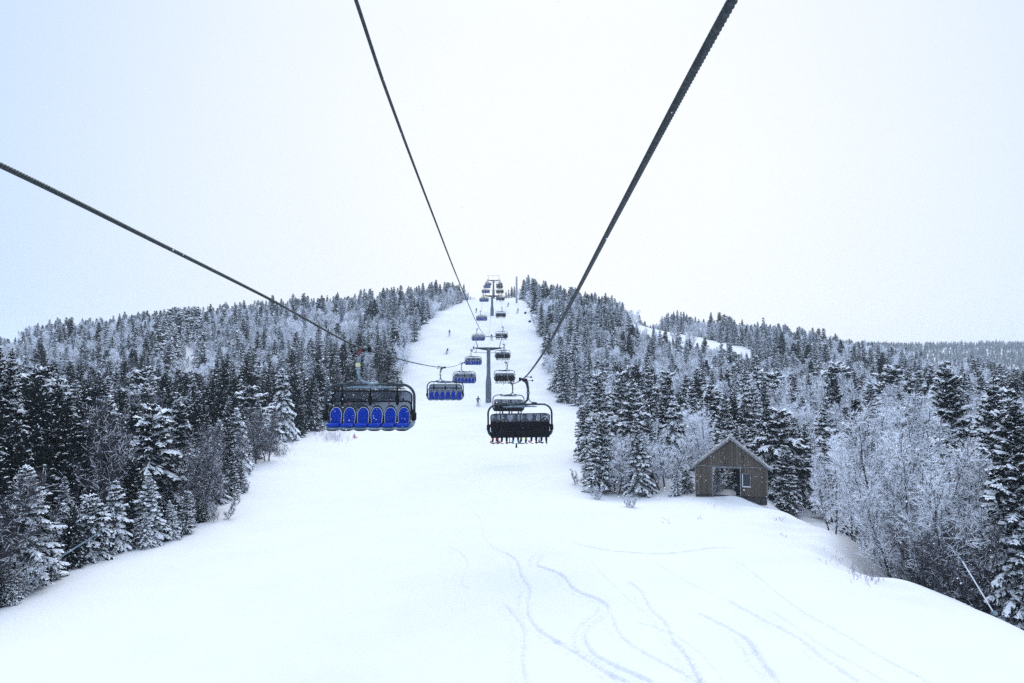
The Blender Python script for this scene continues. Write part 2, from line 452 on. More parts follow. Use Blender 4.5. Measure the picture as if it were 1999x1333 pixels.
def make_spruce(seed, Ht, R, snow, dens=1.0, base=.05, droop=.25, prof=.85, gappy=.0, needle="needles"):
    r = np.random.default_rng(seed)
    A = Arr()     # materials: 0 needles 1 snow
    z = base * Ht
    while z < Ht * .985:
        t = z / Ht
        Rz = R * (1 - t) ** prof + .05
        nb = max(4, int(round((5 + 3 * (1 - t)) * dens)))
        off = r.uniform(0, 2 * PI)
        for b in range(nb):
            if r.random() < gappy: continue
            phi = off + 2 * PI * b / nb + r.normal(0, .2)
            L = Rz * r.uniform(.62, 1.12)
            if r.random() < .08: L *= 1.2
            e0 = .75 * t ** 1.5 * 1.0 + .05 + r.normal(0, .09) - .12 * (1 - t)
            dr = droop * (.5 + .7 * (1 - t)) * r.uniform(.6, 1.4)
            cd = np.array([math.cos(phi), math.sin(phi), 0]); sd = np.array([-math.sin(phi), math.cos(phi), 0])
            z0 = z + r.uniform(-.12, .12)

            def bp(q):
                q = np.asarray(q, float)[:, None]
                return cd * (L * q) + np.array([0, 0, 1.]) * (z0 + L * (q * e0 - dr * q * q + .10 * q ** 4))
            n = max(3, int(L / .085 * dens))
            q = np.clip((np.arange(n) + r.uniform(0, 1, n)) / n, .06, 1)
            for side in (-1, 1):
                p0 = bp(q)
                ls = np.minimum(.16 + .42 * L * (1 - q) + .05, .62) * r.uniform(.6, 1.25, n)
                an = r.uniform(.6, 1.15, n)
                d = cd * np.cos(an)[:, None] + sd * (side * np.sin(an))[:, None]
                d[:, 2] = (e0 - 2 * dr * q) * .6 - r.uniform(.05, .55, n) * (1.15 - .5 * t)
                d = nrm(d)
                tip = p0 + d * ls[:, None]
                w = (.05 + .075 * r.random(n)) * (.8 + .4 * min(L, 1.5) / 1.5)
                wv = nrm(np.cross(d, np.array([0, 0, 1.])) + r.normal(0, .45, (n, 3)))
                mid = p0 + d * (ls * .45)[:, None]
                A.quads(np.stack([p0, mid + wv * w[:, None] - np.array([0, 0, .03]), tip, mid - wv * w[:, None] - np.array([0, 0, .03])], 1), 0)
                # hanging twigs below
                k = r.random(n) < .55
                hd = np.stack([r.normal(0, .25, n), r.normal(0, .25, n), -np.ones(n)], 1)
                hl = (.10 + .20 * r.random(n))
                m2 = p0 + d * (ls * r.uniform(.2, .9, n))[:, None]
                hw = nrm(np.cross(hd, r.normal(0, 1, (n, 3)))) * .045
                A.quads(np.stack([m2, m2 + hd * (hl * .5)[:, None] + hw, m2 + hd * hl[:, None], m2 + hd * (hl * .5)[:, None] - hw], 1)[k], 0)
                # snow lying on the sprays
                ks = r.random(n) < snow
                up = np.array([0, 0, .035]); wf = nrm(np.cross(d, np.array([0, 0, 1.])) + r.normal(0, .2, (n, 3)))
                ww = (w * r.uniform(.75, 1.25, n))[:, None]
                sp = np.stack([p0 + up * .6, mid + wf * ww + up * .3, tip * .93 + p0 * .07 + up * .5, mid - wf * ww + up * .3], 1)
                A.quads(sp[ks], 1)
                ap = mid + up * 1.9
                A.quads(np.stack([p0 + up * .6, mid + wf * ww * .9 + up * .2, tip * .9 + p0 * .1 + up * .5, ap], 1)[ks], 1)
                A.quads(np.stack([p0 + up * .6, ap, tip * .9 + p0 * .1 + up * .5, mid - wf * ww * .9 + up * .2], 1)[ks], 1)
            # the branch itself and the ridge of snow on it
            ns = max(2, int(L / .3)); qq = np.linspace(0, 1, ns + 1); P = bp(qq)
            prisms(A, P[:-1], P[1:], .025 * (1 - qq[:-1]) + .008, .025 * (1 - qq[1:]) + .006, 0, 0)
            ks = r.random(ns) < (snow * 1.1)
            rr = (.035 + .055 * r.random(ns + 1)) * (.5 + snow)
            up = np.array([0, 0, .05])
            if ks.any():
                prisms(A, (P[:-1] + up)[ks], (P[1:] + up)[ks], rr[:-1][ks], rr[1:][ks], 1, 1)
        z += (.26 + .10 * (1 - t)) * r.uniform(.75, 1.25) / max(.7, dens ** .5)
    # leader
    P0 = np.array([[0, 0, Ht * .93]]); P1 = np.array([[0, 0, Ht * 1.01]])
    prisms(A, P0, P1, .05, .02, 0, 0)
    crown = A.mesh("spruce_crown", [needle, "snow_tree"])
    T = MB(); T.tube([(0, 0, -1.2), (0, 0, .3), (0, 0, Ht * .5), (0, 0, Ht * .95)], [.02 * Ht + .03, .017 * Ht + .02, .010 * Ht + .012, .012], "bark", 8)
    return crown, T.mesh("spruce_trunk")


def grow(r, P, d, L, n, wob, lift):
    """a bent branch of n segments"""
    pts = [P]
    for i in range(n):
        d = d + r.normal(0, wob, 3); d[2] += lift; d = d / np.linalg.norm(d)
        pts.append(pts[-1] + d * L / n)
    return np.array(pts)


def make_deciduous(seed, Ht, stems, spread, frost=1, twigs=1.0, trunk_mat="bark", tw_r=.017, low=.16, ang=(.5, 1.15), lean=(0, 0), gain=1.7, fine=1.0, coat=False):
    """frost 1: rime on the top of every twig; 0: bare twigs"""
    r = np.random.default_rng(seed)
    A = Arr(); T = Arr()
    S0, S1, R0, R1, MT = [], [], [], [], []

    def seg(pts, ra, rb):
        n = len(pts) - 1
        q = np.linspace(ra, rb, n + 1)
        for i in range(n):
            S0.append(pts[i]); S1.append(pts[i + 1]); R0.append(q[i]); R1.append(q[i + 1])
    for s in range(stems):
        az = 2 * PI * s / stems + r.uniform(0, 1)
        d = np.array([math.cos(az) * spread + lean[0], math.sin(az) * spread + lean[1], 1.]); d /= np.linalg.norm(d)
        hh = Ht * r.uniform(.82, 1.0)
        tp = grow(r, np.array([math.cos(az) * .15, math.sin(az) * .15, -1.0]) * (1 if stems > 1 else 1), d, hh + 1.0, 9, .07, .05)
        rt = .011 * Ht + .02
        n = len(tp) - 1; q = np.linspace(rt, .012, n + 1) if stems < 4 else np.linspace(rt * .5, .010, n + 1)
        # six-sided trunk
        for i in range(n):
            ang6 = np.arange(6) * PI / 3
            ring = np.stack([np.cos(ang6), np.sin(ang6), ang6 * 0], 1)
            a = tp[i] + ring * q[i]; b = tp[i + 1] + ring * q[i + 1]
            T.quads(np.stack([a, np.roll(a, -1, 0), np.roll(b, -1, 0), b], 1), 0)
        nb = int(24 * twigs) if stems < 4 else int(13 * twigs)
        for k in range(nb):
            t = low + (1 - low) * (k + r.random()) / nb
            f = t * n; i = min(int(f), n - 1); P = tp[i] + (tp[i + 1] - tp[i]) * (f - i)
            if P[2] < .1: continue
            az2 = k * 2.4 + r.normal(0, .4); an = r.uniform(*ang) * (1.1 - .5 * t)
            td = nrm(tp[min(i + 1, n)] - tp[i])
            d = np.array([math.cos(az2) * math.sin(an), math.sin(az2) * math.sin(an), math.cos(an)]) + td * .25
            L = Ht * (.13 + .36 * (1 - t) ** .8) * r.uniform(.7, 1.15) * (1 if stems < 4 else .75)
            bp = grow(r, P, d / np.linalg.norm(d), L, 4, .10, .04)
            seg(bp, .024 * (1 - .5 * t), .011)
            n2 = int(9 * fine * (.6 + .5 * L / Ht / .4))
            for j in range(n2):
                t2 = .15 + .85 * (j + r.random()) / n2; f2 = t2 * 4; i2 = min(int(f2), 3)
                Q = bp[i2] + (bp[i2 + 1] - bp[i2]) * (f2 - i2)
                d2 = nrm(bp[i2 + 1] - bp[i2]) + r.normal(0, .7, 3); d2[2] += .05
                L2 = L * (.18 + .28 * (1 - t2)) * r.uniform(.7, 1.2)
                sp = grow(r, Q, d2 / np.linalg.norm(d2), L2, 2, .15, .03)
                seg(sp, .013, .009)
                n3 = int((6 + 4 * r.random()) * fine)
                for u in range(n3):
                    t3 = .1 + .9 * (u + r.random()) / n3; f3 = t3 * 2; i3 = min(int(f3), 1)
                    Q3 = sp[i3] + (sp[i3 + 1] - sp[i3]) * (f3 - i3)
                    d3 = nrm(sp[i3 + 1] - sp[i3]) + r.normal(0, .75, 3)
                    L3 = (.16 + .30 * r.random()) * (Ht / 8) ** .5
                    S0.append(Q3); S1.append(Q3 + d3 / np.linalg.norm(d3) * L3); R0.append(tw_r * .62); R1.append(tw_r * .40)
    S0, S1, R0, R1 = map(np.array, (S0, S1, R0, R1))
    N = len(S0)
    isf = r.random(N) < frost
    for flag in (True, False):
        k = isf == flag
        if k.any():
            g = (gain if flag else .9)
            prisms(A, S0[k], S1[k], R0[k] * g, R1[k] * g, 0 if flag else 1, 0 if (flag and coat) else 1)
    crown = A.mesh("bare_crown", ["rime", "bark_purple"])
    trunk = T.mesh("bare_trunk", [trunk_mat])
    return crown, trunk


SPR = {  # spruce kinds: real height, meshes
    "dark": [(9.0, *make_spruce(14, 9.0, 2.7, .07, .95, .03, .34, prof=.95)), (10.0, *make_spruce(15, 10.0, 2.0, .12, .9, .08, .28, prof=.65, gappy=.2)), (9.0, *make_spruce(11, 9.0, 2.38, .09, 1.0, .04, .30, gappy=.08)), (8.0, *make_spruce(12, 8.0, 2.58, .13, .95, .03, .36, prof=.75)), (7.0, *make_spruce(13, 7.0, 2.18, .08, 1.05, .05, .28, gappy=.05))],
    "mid": [(9.5, *make_spruce(24, 9.5, 2.6, .66, .95, .04, .42, prof=.95)), (8.0, *make_spruce(25, 8.0, 1.75, .58, 1.0, .1, .3, prof=.6, gappy=.2)), (9.0, *make_spruce(21, 9.0, 2.18, .55, 1.0, .05, .30)), (8.5, *make_spruce(22, 8.5, 2.58, .62, .9, .05, .40, prof=.72, gappy=.1)), (10.0, *make_spruce(23, 10.0, 2.04, .50, 1.0, .08, .30, gappy=.1))],
    "snowy": [(5.0, *make_spruce(36, 5.0, 2.5, .62, 1.05, .01, .62, prof=.55)), (5.5, *make_spruce(37, 5.5, 2.3, .55, 1.0, .01, .55, prof=.5, gappy=.12)), (7.5, *make_spruce(31, 7.5, 2.18, .80, 1.0, .03, .55)), (6.0, *make_spruce(32, 6.0, 1.84, .88, 1.05, .02, .75)), (9.5, *make_spruce(33, 9.5, 3.13, .78, 1.0, .03, .50, prof=.8))],
    "big": [(13.0, *make_spruce(34, 13.0, 3.5, .72, 1.1, .03, .42, prof=.8)), (13.0, *make_spruce(35, 13.0, 3.0, .66, 1.1, .04, .38, prof=.7, gappy=.06))],
    "frost": [(8.5, *make_spruce(43, 8.5, 1.7, .6, .85, .05, .35, prof=.7, gappy=.15, needle="needles_frost")), (9.0, *make_spruce(41, 9.0, 2.04, .45, .8, .06, .28, needle="needles_frost")), (8.0, *make_spruce(42, 8.0, 1.84, .55, .8, .06, .3, gappy=.1, needle="needles_frost"))],
}
DEC = {
    "rime": [(7.0, *make_deciduous(56, 7.0, 3, .42, .85, .95, low=.1, gain=1.5)), (8.5, *make_deciduous(51, 8.5, 2, .22, 1.0, gain=1.5)), (8.0, *make_deciduous(52, 8.0, 3, .30, 1.0, .85, coat=True)), (7.5, *make_deciduous(53, 7.5, 1, .06, .97, 1.35))],
    "lean": [(9.5, *make_deciduous(54, 9.5, 2, .20, .80, 1.15, lean=(-.20, -.12), ang=(.45, 1.0), gain=1.05, fine=1.3)), (9.0, *make_deciduous(55, 9.0, 3, .26, .78, .95, lean=(-.16, -.15), ang=(.45, 1.0), gain=1.05, fine=1.3))],
    "bare": [(7.0, *make_deciduous(61, 7.0, 3, .28, .12, 1.1, tw_r=.013, gain=1.1, fine=1.2)), (6.5, *make_deciduous(62, 6.5, 2, .30, .18, 1.2, tw_r=.013, gain=1.1, fine=1.2))],
    "birch": [(9.0, *make_deciduous(63, 9.0, 2, .10, .9, 1.1, trunk_mat="birch_bark", low=.36, gain=1.15, fine=1.2))],
    "bush": [(3.2, *make_deciduous(71, 3.2, 7, .55, .75, .8, low=.08)), (2.6, *make_deciduous(72, 2.6, 8, .75, .30, .7, low=.08, tw_r=.014))],
}

# ------------------------------------------------------------------ where trees stand
XL = pchip([8, 20, 28, 36, 40, 47, 62, 78, 105, 130, 157, 190, 230, 310, 345, 420],
           [-21, -21, -20.6, -21.2, -19.6, -20, -23.5, -26.5, -28.5, -29, -25, -28, -29, -23.5, -24.5, -24])
XR = pchip([8, 42, 55.5, 58, 64, 76, 90, 110, 128, 142, 160, 197, 300, 345, 420],
           [21.5, 22, 22, 7.0, 6.6, 7.5, 10.5, 13.3, 14.8, 11, 9.5, 8.6, 7.0, 5.6, 5])
ENV_X = [-400, 0, 25, 60, 110, 150, 300, 435, 520, 640, 760, 850, 880, 905, 1016, 1030, 1100, 1200, 1240, 1262, 1290, 1300, 1400, 1530, 1600, 1700, 1790, 1830, 1860, 1900, 1999, 2400]
ENV_Y = [650, 655, 668, 632, 618, 624, 603, 592, 576, 566, 560, 545, 540, 556, 560, 538, 556, 574, 606, 630, 632, 597, 606, 624, 650, 668, 686, 722, 708, 692, 722, 740]
FR_X = [1180, 1235, 1245, 1300, 1400, 1470, 1540]
FR_Y = [560, 612, 636, 652, 676, 690, 640]
FLIP = {}


def edge_ok(x, y):
    if y > 440: return False
    if x < XL(y): return True
    if x > XR(y):
        if 11.3 < x < 24 and 44 < y < 63.5: return False      # the hut and its knoll
        if 22 < x < 27 and 47 < y < 62: return False           # clear snow behind the hut
        xc = np.interp(y, [185, 250, 345, 440], [78, 68, 62, 60])
        if y > 190 and abs(x - xc) < 8.5: return False         # the second piste
        return True
    return False


cand = []
y = 24.0
while y < 430:
    sp = 2.7 if y < 60 else 3.1 if y < 110 else 3.4 if y < 190 else 3.7
    half = y * .80 + 8
    x = -half
    while x < half:
        cx, cy = x + random.uniform(-.42, .42) * sp, y + random.uniform(-.42, .42) * sp
        x += sp
        qx, qy = to_px(cx, cy, float(ground(cx, cy)))
        if ((qx - 363) / 27) ** 2 + ((cy - 182) / 40) ** 2 < random.uniform(.55, 1.2): continue        # clearing where snow has been blown
        if edge_ok(cx, cy): cand.append((cx, cy))
    y += sp
trees = []
for (x, y) in cand:
    g = float(ground(x, y))
    bx, by = to_px(x, y, g)
    left = x < 0
    edge = (XL(y) - x) if left else (x - XR(y))
    far = sstep(60, 230, y)
    # spruce or deciduous, in drifts
    drift = math.sin(x * .11 + 1.1 * math.sin(y * .05)) + math.sin(y * .083 + x * .04 + 2)
    u = random.random()
    if left:
        ps = .93 - .48 * far + .12 * drift
        if y < 90: ps = max(ps, .95)
    else:
        ps = .72 - .22 * far + .16 * drift
        if y < 50: ps = .22 if x < 34 else .75
    if left and y < 66 and edge < 4: ps = .85
    spruce = u < ps
    if not left and y < 50 and bx > 1880: spruce = True
    if spruce:
        v = random.random()
        if left:
            kind = "dark" if v < .80 - .72 * far else "mid" if v < .97 - .47 * far else "frost" if y > 110 else "snowy"
            if edge < 3.2 and y < 75 and random.random() < .55: kind = "snowy"
        else:
            kind = "mid" if v < .62 - .2 * far else "dark" if v < .80 - .27 * far else "frost" if y > 120 else "snowy"
            if y < 52: kind = "snowy" if v < .6 else "mid"
        h = random.uniform(5.5, 9.5) * (1.0 + .12 * far)
        if left and y < 110 and edge > 4: h *= random.uniform(1.0, 1.2)
        if edge < 3 and y < 75: h *= random.uniform(.5, .85)
    else:
        v = random.random()
        if left:
            kind = "bare" if v < .75 - 1.0 * far or y < 85 else "rime"
        else:
            kind = "lean" if y < 60 and v < .6 else "rime"
        h = random.uniform(5.0, 8.5) * (1 - .05 * far)
        if edge < 2.5 and y < 75: h *= random.uniform(.5, .9)
    if ((bx - 355) / 48) ** 2 + ((by - 700) / 60) ** 2 < 1 and left and y > 90: kind, spruce = "snowy", True
    # stay under the photograph's skyline
    px, _ = to_px(x, y, g + h)
    lim = np.interp(px, ENV_X, ENV_Y) + random.uniform(0, 1) ** 1.6 * 26 * (1 if spruce else 1.6) - (random.uniform(4, 12) if spruce and random.random() < .14 else 0)
    if 1180 < px < 1540 and (y < 205 or (y < 342 and x < np.interp(y, [185, 250, 345], [78, 68, 62]))): lim = max(lim, np.interp(px, FR_X, FR_Y) + (random.uniform(-2, 14) if random.random() < .8 else -random.uniform(8, 30)))
    if left and 325 < px < 400 and y < 150: lim = max(lim, 716 + random.uniform(0, 16))
    if left and y < 125:
        ne = np.interp(px, [0, 40, 100, 250, 450, 540, 640], [662, 700, 752, 772, 765, 742, 690])
        lim = max(lim, ne + (690 - ne) * sstep(60, 125, y) + random.uniform(-14, 26))
    _, e = ray(px, lim)
    hm = e * y - g
    ridge = y > 255 and random.random() < .4
    if hm < h or (ridge and hm < 12 and spruce): h = hm
    if h < 2.2:
        continue
    trees.append(dict(x=x, y=y, g=g, h=h, kind=kind, spruce=spruce, left=left, edge=edge))

# some placed trees that the photograph shows clearly
def put(px, py, h, kind, spruce=True, Y=None, note=None):
    p = hit(px, py) if Y is None else None
    x, y = (p[0], p[1]) if Y is None else (ray(px, py)[0] * Y, Y)
    trees.append(dict(x=float(x), y=float(y), g=float(ground(x, y)), h=h, kind=kind, spruce=spruce, left=x < 0, edge=0, note=note))


put(1172, 962, 6.6, "mid", Y=59.5, note="tall lightly snowed spruce at the corner of the clump beside the piste")
put(1205, 968, 5.0, "rime", False, Y=59, note="rime covered tree in the clump just right of the corner spruce")
put(1262, 965, 6.3, "mid", Y=61, note="spruce with visible dark trunk in the clump left of the hut")
put(1300, 972, 5.6, "rime", False, Y=60, note="grey frosted tree between the corner spruce and the hut")
put(1318, 975, 2.2, "snowy", Y=57, note="small snow laden spruce at the foot of the clump left of the hut")
put(1342, 976, 1.9, "snowy", Y=58, note="small snow laden spruce almost touching the hut's left wall")
put(1402, 975, 2.1, "snowy", Y=57.5, note="small snow laden spruce seen low at left through the hut's doorway"); put(1421, 975, 1.8, "snowy", Y=57.7, note="smallest snow laden spruce seen in the middle of the hut's doorway"); put(1436, 975, 2.3, "snowy", Y=57.5, note="small snow laden spruce seen at right through the hut's doorway"); put(1436, 975, 3.9, "mid", Y=60.6); put(1400, 975, 4.4, "mid", Y=61.5); put(1418, 975, 4.6, "snowy", Y=60.2, note="snow laden spruce framed by the hut's open doorway")
put(1450, 975, 5.6, "mid", Y=66)
put(1375, 975, 6.0, "rime", False, Y=66)
put(1625, 1030, 5.2, "rime", False, Y=46, note="small rime white tree with several stems, first right of the hut")
put(1665, 1050, 6.0, "birch", False, Y=45, note="rime white birch with two bare leaning trunks right of the hut")
put(1735, 1075, 10.2, "lean", False, Y=42)
put(1800, 1120, 9.8, "lean", False, Y=40)
put(1865, 1170, 8.4, "lean", False, Y=35.5); put(1770, 1120, 6.5, "lean", False, Y=37.5); put(1830, 1150, 7.0, "lean", False, Y=37); put(1700, 1090, 6.0, "rime", False, Y=44); put(1760, 1100, 8.6, "lean", False, Y=45); put(1835, 1120, 9.6, "lean", False, Y=45); put(1890, 1180, 5.0, "bare", False, Y=33.5); put(1800, 1150, 4.2, "bare", False, Y=35.5)
put(1930, 1190, 4.5, "bare", False, Y=34)
put(1885, 1150, 13.6, "big", Y=49); put(1790, 1100, 11.4, "mid", Y=54); put(1700, 1080, 9.5, "rime", False, Y=52); put(1960, 1180, 12.6, "big", Y=43); put(1940, 1190, 6, "snowy", Y=37)
put(2010, 1180, 12.2, "big", Y=33.0, note="big snow laden spruce cut by the picture's right edge")
put(425, 935, 5.0, "snowy", note="bushy snow laden spruce at the left piste edge, beside a pointed one")
put(452, 925, 5.8, "snowy", note="slim pointed snow laden spruce at the left piste edge")
put(476, 915, 3.8, "snowy", note="short snow laden spruce just right of the pointed one")
put(455, 945, 1.6, "snowy", note="low mound of a spruce buried in snow at the left piste edge")
put(500, 905, 5.5, "bare", False); put(522, 900, 5.0, "bare", False)
put(395, 1010, 5.2, "bare", False); put(418, 995, 4.6, "bare", False); put(360, 1010, 5.8, "bare", False)
put(330, 1050, 3.4, "dark"); put(290, 1060, 3.9, "snowy"); put(225, 1075, 3.6, "snowy"); put(180, 1090, 3.2, "snowy")
put(255, 1060, 4.6, "dark"); put(120, 1105, 3.0, "snowy"); put(60, 1125, 2.6, "snowy"); put(20, 1180, 2.0, "mid")
for q in range(60):
    yy = random.uniform(26, 58); xx = float(XL(yy)) - random.uniform(-.9, 1.2)
    trees.append(dict(x=xx, y=yy, g=float(ground(xx, yy)), h=random.uniform(.8, 2.6), kind=random.choice(["snowy", "dark", "mid"]), spruce=True, left=True, edge=0, note=None))
for q in range(46):
    yy = random.uniform(26, 62) if q < 32 else random.uniform(62, 100)
    xx = float(XL(yy)) - random.uniform(-.5, 2.6)
    k_ = random.choice(["dark", "dark", "snowy", "mid", "mid"]); h_ = random.uniform(1.6, 3.6)
    trees.append(dict(x=xx, y=yy, g=float(ground(xx, yy)), h=h_, kind=k_, spruce=True, left=True, edge=0, note=None))
for px_, h_, k_, Y_ in ((1022, 9.5, "mid", 330), (1031, 12, "frost", 338), (1038, 11, "mid", 335), (1026, 8, "frost", 318), (1034, 7.5, "rime", 305), (1030, 6, "rime", 296), (1041, 8, "mid", 300),
                       (993, 5.2, "frost", 356), (999, 6.5, "mid", 360), (1004, 6.5, "frost", 358), (988, 4.2, "frost", 362)):
    put(px_, 0, h_, k_, k_ != "rime", Y=Y_)
for q in range(9):
    put(575 + q * 9 + random.uniform(-3, 3), 835 - q * 1.5, 7.4, "mid" if q % 2 else "dark", Y=random.uniform(104, 112))

for t in trees:
    s = SPR if t["spruce"] else DEC
    opts = s[t["kind"]]
    t["var"] = random.randrange(len(opts)); t["rz"] = random.uniform(0, 2 * PI)
    if t["kind"] == "lean": t["rz"] = random.uniform(-.4, .4)
    t["px"], t["top"] = to_px(t["x"], t["y"], t["g"] + t["h"])
    _, t["bot"] = to_px(t["x"], t["y"], t["g"])

# how much of each tree the photograph shows (nearest first, rough silhouettes)
BW, BH = 500, 333
buf = np.zeros((BH, BW), bool)
gy, gx = np.mgrid[0:BH, 0:BW]
trees.sort(key=lambda t: t["y"])
for t in trees:
    k = BW / W
    x, a, b = t["px"] * k, t["top"] * k, t["bot"] * k
    w = (.20 if t["spruce"] else .26) * (b - a)
    y0, y1 = max(int(a), 0), min(int(b) + 1, BH); x0, x1 = max(int(x - w) - 1, 0), min(int(x + w) + 2, BW)
    if y1 <= y0 or x1 <= x0:
        t["vis"] = 0; continue
    yy, xx = gy[y0:y1, x0:x1] + .5, gx[y0:y1, x0:x1] + .5
    f = np.clip((yy - a) / max(b - a, 1e-3), 0, 1)
    wid = w * (f if t["spruce"] else np.sqrt(np.clip(1 - ((f - .45) / .6) ** 2, 0, 1)))
    msk = (np.abs(xx - x) <= wid) & (f > 0) & (f < 1)
    t["vis"] = int((msk & ~buf[y0:y1, x0:x1]).sum())
    buf[y0:y1, x0:x1] |= msk & (f < .93)

NMAX = 290
single = []
for sp in (True, False):
    L = sorted([t for t in trees if t["spruce"] == sp], key=lambda t: -t["vis"] - (1e6 if t.get("note") else 0))
    single += [t for t in L[:NMAX] if t["vis"] > 0 or t.get("note")]
ids = set(id(t) for t in single)
rest = [t for t in trees if id(t) not in ids and t["y"] > 30 and t["h"] > 2.5]
print("trees", len(trees), "single", len(single), "rest", len(rest))

LOOK = {"big": "tall snow laden spruce", "dark": "dark barely snowed spruce", "mid": "moderately snowy spruce", "snowy": "snow laden white spruce", "frost": "pale grey frosted spruce",
        "rime": "rime white leafless tree", "lean": "leaning rime white tree", "bare": "brown leafless tree", "birch": "rime white birch", "bush": "bush"}


def where(t):
    if t["left"]:
        if t["y"] < 60: return "in the nearest left wood"
        if t["y"] < 130: return "above the nearest left wood"
        return "high on the left hillside"
    if t["y"] < 57: return "in the hollow right of the hut"
    if t["y"] < 100: return "in the wood behind the hut"
    if t["y"] < 190: return "on the right slope above the hut"
    xc = np.interp(t["y"], [185, 250, 345, 440], [78, 68, 62, 60])
    if t["x"] > xc: return "on the ridge beyond the second piste"
    return "high right of the top tower"


ORD = "first second third fourth fifth sixth seventh eighth ninth tenth eleventh twelfth".split()
byreg = {}
for t in single:
    byreg.setdefault((t["kind"], where(t)), []).append(t)
for (k, wh), L in byreg.items():
    L2 = [t for t in L if not t.get("note")]
    if 1 <= len(L2) <= 10:
        L2.sort(key=lambda t: t["px"])
        for i, t in enumerate(L2):
            t["label"] = (f"{LOOK[k]} {wh}" if len(L2) == 1 else f"{LOOK[k]} {wh}, {ORD[i]} from left")
    else:
        big = sorted(L2, key=lambda t: -t["vis"])[:6]
        big.sort(key=lambda t: t["px"])
        for i, t in enumerate(big):
            t["label"] = f"large {LOOK[k]} {wh}, {ORD[i]} from left"
        for t in L2:
            if "label" not in t: t["label"] = f"smaller {LOOK[k]} {wh}"
for t in single:
    if t.get("note"): t["label"] = t["note"]

joined = {}


def joined_mesh(key, v):
    """trunk and crown as one mesh, for trees too small to show parts"""
    if (key, v) in joined: return joined[(key, v)]
    Ht, crown, trunk = (SPR.get(key) or DEC.get(key))[v]
    V, fs, mi, mats = [], [], [], []
    for me in (crown, trunk):
        o = len(V); mo = len(mats)
        mats += [m for m in me.materials]
        V += [tuple(q.co) for q in me.vertices]
        for p in me.polygons:
            fs.append([i + o for i in p.vertices]); mi.append(p.material_index + mo)
    me = bpy.data.meshes.new("tree_" + key); me.from_pydata(V, [], fs)
    for m in mats: me.materials.append(m)
    me.polygons.foreach_set("material_index", mi); me.update()
    joined[(key, v)] = me
    return me


for t in single:
    Ht, crown, trunk = (SPR if t["spruce"] else DEC)[t["kind"]][t["var"]]
    s = t["h"] / Ht
    name = "spruce_tree" if t["spruce"] else "birch_tree" if t["kind"] == "birch" else "bare_tree"
    if t["y"] < 125:
        o = empty(name)
        for nm, me in (("trunk", trunk), ("crown", crown)):
            c = bpy.data.objects.new(nm, me); col.objects.link(c); c.parent = o
    else:
        o = bpy.data.objects.new(name, joined_mesh(t["kind"], t["var"])); col.objects.link(o)
    sxy = s * (random.uniform(.9, 1.2) if t["h"] < 7 else random.uniform(.85, 1.05))
    sxy = max(sxy, s * .8) * (1.12 if t["kind"] == "rime" and t["y"] > 110 else 1)
    o.location = (t["x"], t["y"], t["g"] - .1); o.scale = (sxy, sxy, s)
    o.rotation_euler = (random.gauss(0, .045), random.gauss(0, .045), t["rz"])
    tag(o, t["label"], "tree", LOOK[t["kind"]] + " " + where(t))

# the trees too many to count, as one mass
src = bpy.data.collections.new("forest_sources")
order = []
for key in sorted(list(SPR) + [k for k in DEC if k in ("rime", "bare")]):
    for v in range(len((SPR.get(key) or DEC.get(key)))):
        o = bpy.data.objects.new(f"source_{len(order):02d}", joined_mesh(key, v)); src.objects.link(o)
        order.append((key, v))
oidx = {k: i for i, k in enumerate(order)}
pts = []
for t in rest:
    key = t["kind"] if t["kind"] not in ("lean", "birch") else "rime"
    v = t["var"] % len((SPR.get(key) or DEC.get(key)))
    s = t["h"] / (SPR.get(key) or DEC.get(key))[v][0]
    pts.append((t["x"], t["y"], t["g"] - .1, t["rz"], s, oidx[(key, v)]))


def gn_forest(name, pts, label):
    me = bpy.data.meshes.new(name); P = np.array(pts)
    me.vertices.add(len(P)); me.vertices.foreach_set("co", P[:, :3].astype(np.float32).ravel())
    for an, c, ty in (("rz", 3, 'FLOAT'), ("scl", 4, 'FLOAT'), ("idx", 5, 'INT')):
        at_ = me.attributes.new(an, ty, 'POINT')
        at_.data.foreach_set("value", P[:, c].astype(np.int32 if ty == 'INT' else np.float32))
    me.update()
    o = bpy.data.objects.new(name, me); col.objects.link(o)
    ng = bpy.data.node_groups.new(name, 'GeometryNodeTree')
    ng.interface.new_socket("Geometry", in_out='INPUT', socket_type='NodeSocketGeometry')
    ng.interface.new_socket("Geometry", in_out='OUTPUT', socket_type='NodeSocketGeometry')
    N = ng.nodes.new
    gi, go = N("NodeGroupInput"), N("NodeGroupOutput")
    ci = N("GeometryNodeCollectionInfo"); ci.inputs["Collection"].default_value = src
    ci.inputs["Separate Children"].default_value = True; ci.inputs["Reset Children"].default_value = True
    ip = N("GeometryNodeInstanceOnPoints"); ip.inputs["Pick Instance"].default_value = True
    def attr(n, t):
        a = N("GeometryNodeInputNamedAttribute"); a.data_type = t; a.inputs["Name"].default_value = n
        return a.outputs["Attribute"]
    cx = N("ShaderNodeCombineXYZ")
    L = ng.links.new
    m2p = N("GeometryNodeMeshToPoints")
    L(gi.outputs[0], m2p.inputs["Mesh"]); L(m2p.outputs[0], ip.inputs["Points"])
    L(ci.outputs[0], ip.inputs["Instance"]); L(attr("idx", 'INT'), ip.inputs["Instance Index"])
    L(attr("rz", 'FLOAT'), cx.inputs[2]); L(cx.outputs[0], ip.inputs["Rotation"])
    L(attr("scl", 'FLOAT'), ip.inputs["Scale"]); L(ip.outputs[0], go.inputs[0])
    md = o.modifiers.new("forest", 'NODES'); md.node_group = ng
    tag(o, label, "forest", kind="stuff")
    return o


gn_forest("forest", pts, "mass of snowy spruces and frosted trees filling the hillsides")
